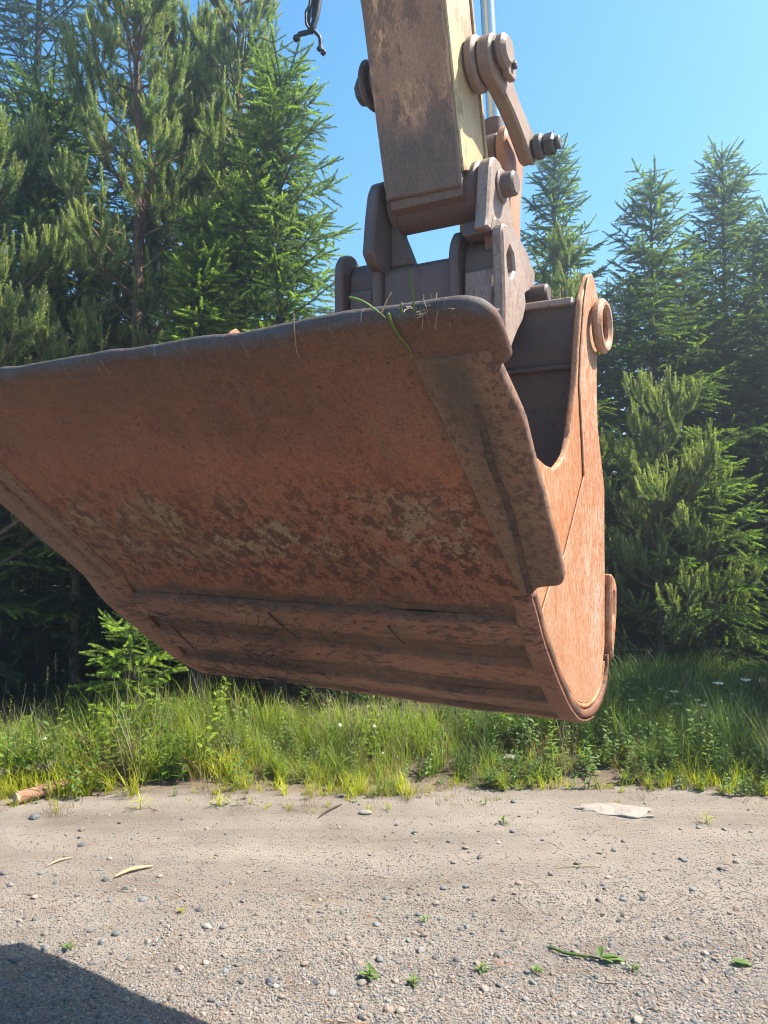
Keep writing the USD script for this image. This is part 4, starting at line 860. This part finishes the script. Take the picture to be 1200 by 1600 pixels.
v = np.vstack([tri, bk_]); f = [(0, 2, 1), (0, 4, 2), (2, 4, 3), (5, 6, 7), (5, 7, 9), (7, 8, 9)] + [x for i in range(5) for x in ((i, (i + 1) % 5, (i + 1) % 5 + 5), (i, (i + 1) % 5 + 5, i + 5))]
part('sliver', (v, np.array(f)), R_hook, tr_)
# roots and dry grass stuck to the heel
rt = thing('dried_roots', 'dark dried roots and grass stuck to the left part of the bucket heel', 'dried roots', matrix=FRAME)
tb = []
for k in range(170):
    u0 = float(np.clip(r.normal(1.25, .22), .75, 1.62)); s0 = S_HEEL + r.uniform(.08, .62); a = r.normal(0, .5); L = r.uniform(.03, .16)
    n = 8; uu = u0 + np.cumsum(np.full(n, L / n)) * np.cos(a) * r.choice([-1, 1]) + np.cumsum(r.normal(0, .004, n)); ss = s0 + np.cumsum(np.full(n, L / n)) * np.sin(a) + np.cumsum(r.normal(0, .005, n))
    q = shell_at(ss, -.028 - r.uniform(0, .012, n)); tb.append(tube(uhv(uu, q[:, 0], q[:, 1]), r.uniform(.0006, .0014), 3, cap=False))
part('roots', cat_mesh(tb), M_root, rt, kind='stuff')
for (ua, sa, ub, sb, lab) in [(.98, .10, .90, .24, 'dark twig stuck across the wear strips near the bucket middle'), (.50, .12, .465, .20, 'short dark curved twig stuck to the bucket heel right of the middle'), (1.52, .22, 1.50, .42, 'short upright dark twig at the left end of the bucket heel')]:
    q = shell_at(S_HEEL + np.linspace(sa, sb, 6), -.032 + .006 * np.sin(np.linspace(0, 3, 6))); t = thing('stuck_twig', lab, 'twig', matrix=FRAME)
    part('twig', tube(uhv(np.linspace(ua, ub, 6) + .012 * np.sin(np.linspace(0, 3, 6)), q[:, 0], q[:, 1]), np.linspace(.0035, .0012, 6), 5), M_root, t, smooth=True)

# ---------------------------------------------------------------- gravel stones
def pebble(seed, k=1):
    rr = np.random.default_rng(seed); m = trimesh.creation.icosphere(k, 1.0); v = m.vertices * rr.uniform(.7, 1.0, 3)
    for _ in range(6):
        d = unit(rr.normal(size=3)); c = rr.uniform(.55, .85); s = v @ d; v = v - np.outer(np.maximum(s - c, 0), d) * .9
    v = v * (1 + .12 * (meshkit.noise(v * 2.5, seed)[:, None] - .5)); v[:, 2] *= .62; return v, m.faces
M_litter = plain('dry_needle_litter', (0.30, 0.165, 0.085), 0.8, 0.35, 60, k=.8)
def litter(seed):
    rr = np.random.default_rng(seed); return cat_mesh([tube(crv(rr.normal(0, .9, 3) * [1, 1, .1], np.append(rr.normal(0, 1, 2), .05), rr.uniform(2.5, 5), 3, 0, rr, .15), .10, 3, cap=False) for _ in range(4)])
PEB = [[(pebble(100 + i, 1), M_peb[i % 3])] for i in range(9)] + [[(litter(i), M_litter)] for i in range(3)]
rg = np.random.default_rng(77)
def scatter(n, y0, y1, lo, hi, power, fade):
    y = y0 + (y1 - y0) * rg.random(n) ** power; x = rg.uniform(-1, 1, n) * (0.62 * y + .25)
    p = meshkit.fbm(np.stack([x * 1.6, y * 1.6, 0 * x], -1), 3, 33); keep = (rg.random(n) < np.clip(fade(y) * (0.35 + 1.3 * p), 0, 1)) & (y < edge_y(x) + .30 * rg.random(n) ** 2 + .03)
    x, y = x[keep], y[keep]; s = lo * (hi / lo) ** (rg.random(len(x)) ** 2.0)
    return np.stack([x, y, ground_z(x, y) + s * .15], 1), s
sets = [scatter(95000, 2.15, 5.0, .0026, .0062, 1.3, lambda y: np.clip(1.25 - (y - 2.8) * .75, .16, 1)), scatter(42000, 2.15, 5.0, .0042, .0090, 1.7, lambda y: np.clip(1.1 - (y - 2.7) * .95, .045, 1)), scatter(900, 2.15, 4.7, .012, .022, 1.2, lambda y: np.clip(1.0 - (y - 2.8) * .6, .10, 1))]
P = np.vstack([a for a, _ in sets]); SC = np.concatenate([b for _, b in sets])
gi = instancer(numbered('/World/gravel'), PEB, P, quats(np.stack([rg.normal(0, .25, len(P)), rg.normal(0, .25, len(P)), np.ones(len(P))], 1), rg), SC, np.where(rg.random(len(P)) < .045, 9 + rg.integers(0, 3, len(P)), rg.choice(9, len(P), p=[.17, .12, .06, .14, .12, .06, .15, .12, .06])))
tag(gi, 'loose grey, tan and pinkish gravel stones covering the road surface', 'gravel', kind='stuff')
gl = thing
for (px, py, s, mi) in [(1078, 1387, .026, 0), (110, 1552 - 1, .022, 0), (185, 1455, .03, 0), (935, 1490 - 5, .018, 2), (57, 1275, .05, 0), (68, 1364, .024, 0), (200, 1387, .026, 0), (380, 1575 - 50, .022, 0), (500, 1418, .02, 0), (860, 1512, .02, 1), (700, 1312, .02, 0), (1020, 1570, .024, 1), (655, 1390, .018, 1)]:
    d = 1.6 * 1200 / (py - 821); x = at_px(px, d); o = part('loose_stone', tuple([pebble(300 + px, 2)[0] * s * .68 + np.array([0, 0, s * .14]), pebble(300 + px, 2)[1]]), M_peb[mi], smooth=False)
    UsdGeom.Xformable(o.GetPrim()).AddTranslateOp().Set((x, d, float(ground_z(x, d))))
    tag(o, 'fist-sized or smaller loose stone lying on the gravel road', 'stone', 'larger loose stones on the gravel')
d = 1.6 * 1200 / (1266 - 821); x = at_px(957, d); v, f = pebble(9, 4); v = v * (1 + .9 * (meshkit.fbm(v * [1.7, 1.7, .1], 4, 4)[:, None] - .5)) * [.25, .115, .030]; v[:, 2] += .018 * (meshkit.fbm(v * 16, 4, 6) - .5)
o = part('flat_rock', (v, f), M_rock, smooth=True); UsdGeom.Xformable(o.GetPrim()).AddTranslateOp().Set((x, d, float(ground_z(x, d)) + .006)); UsdGeom.Xformable(o.GetPrim()).AddRotateZOp().Set(-12.0)
tag(o, 'flat pale grey rock set in the gravel at the edge of the grass', 'rock')
for (px, py, s, lab) in [(570, 1263, .035, 'cream stone at the gravel edge below the tall grass'), (795, 1192, .07, 'rounded pale stone half hidden in the verge right of the middle'), (755, 1148, .05, 'small white stone in the shade under the bucket heel')]:
    d = 1.6 * 1200 / (py - 815); x = at_px(px, d); v, f = pebble(px, 3); o = part('verge_stone', (v * [s * 1.3, s, s * .7], f), M_rock, smooth=True)
    UsdGeom.Xformable(o.GetPrim()).AddTranslateOp().Set((x, d, float(ground_z(x, d)) + s * .2)); tag(o, lab, 'stone')

# ---------------------------------------------------------------- logs, chips, stems on the gravel
def log(name, a, b, r0, r1, m, label, seed):
    rr = np.random.default_rng(seed); a, b = np.array(a), np.array(b); n = 24; s = np.linspace(0, 1, n)
    p = a + np.outer(s, b - a) + rr.normal(0, .003, (n, 3)); t = thing(name, label, 'log', loc=a)
    v, f = tube(p - a, np.linspace(r0, r1, n), 16, cap=False); v = v + (meshkit.fbm(v * 14, 4, seed)[:, None] - .5) * .026
    part('bark', (v, f), m, t, smooth=True)
    for e, (c, rad, dr) in enumerate(((p[0] - a, r0, a - b), (p[-1] - a, r1, b - a))):
        dr = unit(dr); part('cut_end', tube([c - dr * .01, c + dr * .004], rad * .97, 16), M_cut, t, smooth=30)
log('fallen_log', (at_px(28, 4.42), 4.42, .035), (at_px(195, 4.95), 4.95, .060), .036, .030, M_log, 'peeled pinkish log lying at the grass edge, lower left', 1)
log('fallen_log', (at_px(-60, 4.55), 4.6, .085), (at_px(82, 4.75), 4.8, .10), .04, .034, M_loggrey, 'grey dead log behind the pinkish one at the left edge', 2)
def chip(px, py, pts, w, m, label, cat):
    d = 1.6 * 1200 / (py - 821); o = np.array([at_px(px, d), d, float(ground_z(at_px(px, d), d))]); q = []
    for a, b in pts:
        dd = 1.6 * 1200 / (b - 821); xx = at_px(a, dd); q.append([xx, dd, float(ground_z(xx, dd)) + w * .9])
    q = np.array(q) - o; n = 10; s = np.linspace(0, 1, n); idx = np.linspace(0, 1, len(q)); c = np.stack([np.interp(s, idx, q[:, k]) for k in range(3)], 1); c[:, 2] += .006 * np.sin(s * 3.1)
    t = thing('wood_splinter' if cat == 'wood splinter' else 'dry_stick', label, cat, loc=o); v, f = tube(c, w * (np.sin(np.clip(s, .08, .95) * np.pi) ** .5), 6); part('wood', (v, f), m, t, smooth=30)
chip(210, 1362, [(183, 1370), (205, 1362), (242, 1354)], .010, M_chip, 'curved pale wood splinter lying on the gravel at left', 'wood splinter')
chip(95, 1345, [(77, 1353), (95, 1345), (118, 1338)], .005, M_chip, 'thin straight pale stick on the gravel near the left edge', 'stick')
chip(520, 1270, [(498, 1278), (515, 1268), (535, 1258)], .006, M_root, 'dark stick on the gravel just below the tall grass', 'stick')
chip(930, 1354, [(865, 1355), (900, 1353), (940, 1354)], .0025, M_straw, 'long thin straw lying on the gravel at right', 'stick')

# ---------------------------------------------------------------- plants
def blade(L, w, bend, seed, seg=4, tw=0.3):
    rr = np.random.default_rng(seed); s = np.linspace(0, 1, seg + 1); a = rr.uniform(0, 6.28)
    p = np.stack([np.cos(a) * bend * L * s ** 2, np.sin(a) * bend * L * s ** 2, L * (s - .25 * bend * s ** 2)], 1); sd = np.array([-np.sin(a), np.cos(a), 0]); sd = sd * np.cos(tw) + np.array([np.cos(a), np.sin(a), 0]) * np.sin(tw)
    ww = w * (1 - s ** 2.2) * .5 + .0003; v = np.stack([p + sd * ww[:, None], p - sd * ww[:, None]], 1).reshape(-1, 3); i = np.arange(seg)[:, None] * 2
    return v, np.vstack([i + [0, 1, 3], i + [0, 3, 2]])
def tuft_mesh(n, L, w, spread, seed, bend=(.15, .8)):
    rr = np.random.default_rng(seed); ms = []
    for k in range(n):
        v, f = blade(L * rr.uniform(.45, 1.1), w * rr.uniform(.7, 1.2), rr.uniform(*bend), seed * 100 + k, tw=rr.uniform(-.6, .6)); ms.append((v + [rr.normal(0, spread), rr.normal(0, spread), 0], f))
    return cat_mesh(ms)
def leaf(L, w, a, el, seg=4):
    s = np.linspace(0, 1, seg + 1); d = np.array([np.cos(a) * np.cos(el), np.sin(a) * np.cos(el), np.sin(el)]); sd = np.array([-np.sin(a), np.cos(a), 0])
    p = np.outer(s * L, d) - np.outer(s ** 2 * L * .25, [0, 0, 1]); ww = w * np.sin(np.pi * np.clip(s * .93 + .05, 0, 1)) ** .8 * .5; v = np.stack([p + sd * ww[:, None] + [0, 0, .1 * w], p, p - sd * ww[:, None] + [0, 0, .1 * w]], 1).reshape(-1, 3); i = np.arange(seg)[:, None] * 3
    return v, np.vstack([i + [0, 1, 4], i + [0, 4, 3], i + [1, 2, 5], i + [1, 5, 4]])
def herb(h, n, L, w, seed):
    rr = np.random.default_rng(seed); ms = [tube([(0, 0, 0), (.01, .005, h * .5), (0, .01, h)], [.003, .002, .001], 4, cap=False)]
    for k in range(n):
        z = h * (k + .6) / n; v, f = leaf(L * rr.uniform(.7, 1.1) * (1.1 - .6 * z / h), w * (1.1 - .5 * z / h), k * 2.4 + rr.normal(0, .2), rr.uniform(.1, .7)); ms.append((v + [0, 0, z], f))
    return cat_mesh(ms)
M_dry = leafy('dry_grass', (0.24, 0.15, 0.075), trans=0.3)
GR = [[(tuft_mesh(16, .16, .004, .02, 1, (.2, 1.0)), M_grass_y)], [(tuft_mesh(16, .22, .004, .025, 2, (.2, .9)), M_grass_y)], [(tuft_mesh(18, .40, .0055, .035, 3), M_grass)], [(tuft_mesh(16, .60, .006, .04, 4, (.1, .6)), M_grass)],
      [(tuft_mesh(18, .50, .006, .045, 5), M_grass_d)], [(herb(.30, 14, .09, .028, 6), M_weed)], [(herb(.16, 9, .06, .024, 7), M_weed)], [(tuft_mesh(10, .55, .003, .03, 8, (.1, .5)), M_seed)], [(tuft_mesh(14, .30, .0035, .04, 9, (.4, 1.3)), M_dry)], [(herb(.42, 20, .07, .022, 10), M_grass)], [(cat_mesh([(v + np.array([.08 * math.cos(k * 2.4), .08 * math.sin(k * 2.4), 0]) * (k > 0), f) for k, (v, f) in enumerate([herb(.22, 10, .07, .035, 20 + q) for q in range(4)])]), M_weed)]]
rg = np.random.default_rng(99); P, I, SC = [], [], []
def sow(n, x0, x1, f0, f1, protos, smin, smax, clump=0.5, thr=.42, seed=0):
    x = rg.uniform(x0, x1, n); y = edge_y(x) + rg.uniform(f0, f1, n); k = meshkit.fbm(np.stack([x * 2.2, y * 2.2, 0 * x], -1), 3, 50 + seed) + rg.normal(0, .05, n) > thr
    x, y = x[k], y[k]; P.append(np.stack([x, y, ground_z(x, y) - .005], 1)); I.append(rg.choice(protos, len(x))); SC.append(rg.uniform(smin, smax, len(x)))
sow(560, -3.2, 0.6, -.06, .35, [0, 1, 1, 6], .55, 1.0, thr=.46, seed=1)
sow(420, 0.6, 3.2, -.04, .30, [0, 1, 6, 6], .55, 1.0, thr=.47, seed=2)
sow(1300, -3.6, 0.45, .18, 1.0, [2, 1, 1, 2, 5, 7], .42, .85, thr=.40, seed=3)
sow(620, -4.0, 0.5, .45, 1.05, [3, 2, 2, 3, 7, 5], .40, .80, thr=.44, seed=4)
sow(900, 0.45, 3.6, .12, .9, [4, 2, 5, 4, 6], .45, .9, thr=.46, seed=5)
sow(1900, 0.45, 4.4, .5, 2.6, [4, 4, 4, 2, 5], .4, .9, thr=.38, seed=6)
sow(300, -6, 1.5, 1.2, 2.6, [4, 4, 5], .3, .6, thr=.44, seed=7)
sow(420, -3.2, 3.2, -.30, .02, [0, 6, 0, 8], .18, .5, thr=.50, seed=8)
sow(500, .3, 1.9, -.02, .75, [0, 6, 10, 8, 1], .35, .9, thr=.40, seed=9)
sow(700, -3.6, 3.6, .1, 1.2, [8, 9, 10, 5, 6, 7], .5, 1.15, thr=.44, seed=10)
P = np.vstack(P); I = np.concatenate(I); SC = np.concatenate(SC); SC = SC * (.35 + 1.3 * meshkit.fbm(np.stack([P[:, 0] * 1.7, P[:, 1] * 1.7, 0 * P[:, 0]], 1), 3, 71))
gi = instancer(numbered('/World/grass'), GR, P, quats(np.stack([rg.normal(0, .17, len(P)), rg.normal(0, .17, len(P)), np.ones(len(P))], 1), rg), SC, I)
tag(gi, 'tall and short grass and weeds growing along the verge between gravel and trees', 'grass', kind='stuff')

# flowers: one source of each kind, copies by reference
def source(name, label, cat, group): return thing(name, label, cat, group, loc=(0, 0, 0))
def place(t, x, y, s, rz):
    ops = UsdGeom.Xformable(t.GetPrim()); ops.ClearXformOpOrder(); tr = t.GetPrim().GetAttribute('xformOp:translate')
    if not tr: ops.AddTranslateOp().Set((0, 0, 0))
    p = t.GetPrim(); x_ = UsdGeom.Xformable(p)
    t0 = UsdGeom.XformOp(p.GetAttribute('xformOp:translate')); t0.Set((float(x), float(y), float(ground_z(x, y)) - .005))
    rot = x_.AddRotateZOp() if not p.GetAttribute('xformOp:rotateZ') else UsdGeom.XformOp(p.GetAttribute('xformOp:rotateZ')); rot.Set(float(rz))
    sc = x_.AddScaleOp() if not p.GetAttribute('xformOp:scale') else UsdGeom.XformOp(p.GetAttribute('xformOp:scale')); sc.Set((float(s),) * 3)
    x_.SetXformOpOrder([t0, rot, sc])
def copies(first, spots, label, cat, group):
    name = str(first.GetPath()).split('/')[-1]
    for k, (x, y, s) in enumerate(spots):
        if k == 0: place(first, x, y, s, rg.uniform(0, 360)); continue
        t = thing(name, label, cat, group, loc=(0, 0, 0)); t.GetPrim().GetReferences().AddInternalReference(first.GetPath()); t.GetPrim().SetInstanceable(True); place(t, x, y, s, rg.uniform(0, 360))
def umbel():
    lab, grp = 'white flat-topped wildflower in the shaded grass at right', 'white umbel flowers in the right-hand grass'
    t = source('umbel_flower', lab, 'wildflower', grp); part('stem', tube([(0, 0, 0), (.01, 0, .3), (.02, .01, .62)], [.003, .0025, .002], 5), M_weed, t, smooth=True)
    rr = np.random.default_rng(3); ms = []
    for k in range(26):
        a = k * 2.4; q = .045 * math.sqrt((k + .5) / 26); q *= 1.5; c = np.array([.02 + q * math.cos(a), .01 + q * math.sin(a), .64 + rr.normal(0, .003)])
        ms.append(tube([(.02, .01, .605), c], .0007, 3, cap=False)); m = trimesh.creation.icosphere(1, 1); ms.append((m.vertices * [.0125, .0125, .006] + c, m.faces))
    part('flower_head', cat_mesh(ms), M_white, t); 
    for k in range(3): v, f = leaf(.12, .03, k * 2.1, .6); part('leaf', (v + [.005, 0, .08 + .1 * k], f), M_weed, t)
    px = [(1052, 1078), (1075, 1090), (1090, 1108), (1040, 1092), (1098, 1130), (1030, 1155), (1086, 1150), (1012, 1120), (1120, 1065), (1165, 1060), (1145, 1105), (985, 1110), (1060, 1125)]
    sp = []
    for a, b in px:
        d = rg.uniform(5.5, 6.3); x = at_px(a, d); z = 1.6 - (b - 821) / 1200 * d; s = (z - float(ground_z(x, d))) / .64; sp.append((x, d, max(.35, s)))
    copies(t, sp, lab, 'wildflower', grp)
umbel()
def clover():
    lab, grp = 'small white clover head in the bright grass of the verge', 'white clover heads along the verge'
    t = source('clover_flower', lab, 'wildflower', grp); part('stem', tube([(0, 0, 0), (.004, .003, .12), (.0, .01, .22)], [.0016, .0014, .001], 4), M_weed, t, smooth=True)
    rr = np.random.default_rng(5); ms = []
    for k in range(30):
        d = unit(rr.normal(size=3)); ms.append(tube([np.array([0, .01, .22]) + d * .003, np.array([0, .01, .22]) + d * rr.uniform(.009, .012)], [.0014, .002], 4))
    part('flower_head', cat_mesh(ms), M_white, t)
    for k in range(3): v, f = leaf(.03, .022, k * 2.1, .3); part('leaf', (v + [.002, .001, .07], f), M_weed, t)
    sp = []
    for a, b in [(532, 1128), (585, 1130), (530, 1185), (558, 1208), (110, 1202), (94, 1190), (148, 1178), (600, 1172), (735, 1198), (75, 1148), (20, 1195), (620, 1200), (672, 1205)]:
        d = rg.uniform(4.75, 5.15); x = at_px(a, d); z = 1.6 - (b - 821) / 1200 * d; sp.append((x, d, max(.4, (z - float(ground_z(x, d))) / .23)))
    copies(t, sp, lab, 'wildflower', grp)
clover()
def seedgrass():
    lab, grp = 'tall flowering grass stalk with pale seed head standing above the verge', 'tall seed-head grass stalks'
    t = source('flowering_grass', lab, 'grass stalk', grp); p = crv((0, 0, 0), (.05, .02, 1), .82, 10, 0, np.random.default_rng(2), .02)
    part('stem', tube(p, np.linspace(.0022, .001, len(p)), 4), M_grass, t, smooth=True); rr = np.random.default_rng(6); ms = []
    for k in range(46):
        q = rr.uniform(.76, 1); c = np.array([np.interp(q * 10, np.arange(11), p[:, i]) for i in range(3)]); d = unit(rr.normal(0, 1, 3) + [0, 0, 1.2]); w = (1.05 - q) * .09 + .006; e = c + d * w * rr.uniform(.4, 1)
        ms.append(tube([c, e], .0005, 3, cap=False)); m = trimesh.creation.icosphere(0, 1); ms.append((m.vertices * [.003, .003, .006] + e, m.faces))
    part('seed_head', cat_mesh(ms), M_seed, t)
    for k in range(2): v, f = blade(.3, .006, .6, 70 + k); part('leaf', (v + p[2 + k], f), M_grass, t)
    sp = []
    for a, b in [(92, 1018), (72, 1040), (108, 1085), (52, 1075), (325, 1085), (292, 1095), (312, 1120), (505, 1095), (60, 1100), (1115, 1045), (1140, 1110), (30, 1090), (350, 1110), (1070, 1105)]:
        d = rg.uniform(5.4, 6.0); x = at_px(a, d); z = 1.6 - (b - 821) / 1200 * d; sp.append((x, d, max(.4, (z - float(ground_z(x, d))) / .82)))
    copies(t, sp, lab, 'grass stalk', grp)
seedgrass()
# small weeds on the gravel
def weed(px, py, h, n, L, w, label, seed, m=None):
    d = 1.6 * 1200 / (py - 821); x = at_px(px, d); t = thing('gravel_weed', label, 'weed', loc=(x, d, float(ground_z(x, d)))); rr = np.random.default_rng(seed)
    part('stem', tube([(0, 0, -.005), (.002, 0, h)], [.0025, .0012], 5), m or M_weed, t)
    for k in range(n):
        v, f = leaf(L * rr.uniform(.7, 1.1), w, k * 2.4 + rr.normal(0, .3), rr.uniform(.1, .8)); part('leaf', (v + [0, 0, h * (k + .5) / n], f), m or M_weed, t)
weed(577, 1518, .03, 7, .045, .022, 'small broad-leaved weed in the foreground gravel, left of middle', 1)
weed(645, 1528, .02, 7, .04, .012, 'low spreading weed in the foreground gravel, right beside the broad-leaved one', 2)
weed(662, 1432, .02, 6, .03, .010, 'tiny weed in the gravel right of the picture middle', 3)
weed(285, 1422, .015, 6, .03, .010, 'tiny yellowish weed in the gravel, left half', 4, M_grass_y)
weed(750, 1508, .02, 6, .035, .012, 'sparse low weed in the gravel near the fallen green stalk', 5)
weed(835, 1510, .02, 6, .035, .012, 'low grassy weed just left of the fallen green stalk', 6)
weed(110, 1480, .02, 7, .04, .010, 'flat weed in the gravel just above the shadow', 7)
weed(785, 1285, .04, 6, .05, .014, 'small dark green sprout at the upper edge of the gravel', 8)
weed(985, 1408 + 100, .02, 6, .035, .008, 'reddish-green low weed right of the fallen stalk', 9)
weed(1100, 1283, .05, 12, .06, .006, 'yellow-green grass tuft on the gravel right of the flat rock', 10, M_grass_y)
weed(345, 1258, .05, 16, .09, .006, 'isolated bright grass tuft at the gravel edge under the grass, middle left', 11, M_grass_y)
weed(222, 1262, .06, 16, .10, .006, 'bright grass tuft at the gravel edge beside the pinkish log', 12, M_grass_y)
# fallen green stalk with leaves, loose leaf
d = 1.6 * 1200 / (1490 - 821); o = np.array([at_px(905, d), d, float(ground_z(at_px(905, d), d))])
t = thing('fallen_stalk', 'picked green plant stalk with a few leaves lying on the gravel, lower right', 'plant stalk', loc=o)
q = []
for a, b in [(858, 1478), (880, 1487), (905, 1491), (935, 1496)]: dd = 1.6 * 1200 / (b - 821); q.append(np.array([at_px(a, dd), dd, float(ground_z(at_px(a, dd), dd)) + .012]) - o)
part('stalk', tube(q, [.004, .005, .005, .003], 6), M_weed, t, smooth=True); e = q[-1]
for k, (a, el, L, w) in enumerate([(.1, .2, .07, .022), (1.2, .9, .05, .02), (-.6, .1, .05, .02), (2.4, 1.0, .04, .018), (0.0, .05, .10, .03)]): v, f = leaf(L, w, a, el); part('leaf', (v + e + [0, 0, .006], f), M_weed, t)
v, f = leaf(.02, .008, 1.8, 1.2); part('leaf', (v + q[0], f), M_weed, t)
d = 1.6 * 1200 / (1501 - 821); x = at_px(1153, d); v, f = leaf(.075, .034, -.15, .12, 6); o = part('loose_leaf', (v + [-.035, 0, .008], f), M_weed)
UsdGeom.Xformable(o.GetPrim()).AddTranslateOp().Set((x, d, float(ground_z(x, d)) + .004)); tag(o, 'single pale green leaf lying on the gravel at lower right', 'leaf')
# light spruce sapling at the verge
tree(spruce, 'spruce_sapling', 210, 5.55, 0.85, .42, 91, 'little yellow-green spruce sapling at the verge under the left end of the bucket', low=.1, density=1.3, new=1.0, cat='sapling')
# ---------------------------------------------------------------- added haze volume, standing in for lens glare at upper right
M_haze = usdkit.material(stage, '/World/Looks/haze', {'v': ('principled_volume', {'color': (0.93, 0.96, 1.0), 'density': 0.0135, 'anisotropy': 0.86})}, [], volume='v.volume')
hz = trimesh.creation.box((640, 640, 17)); hz.apply_translation((0, 80, 5.8)); tag(part('haze', hz, M_haze), kind='stuff')
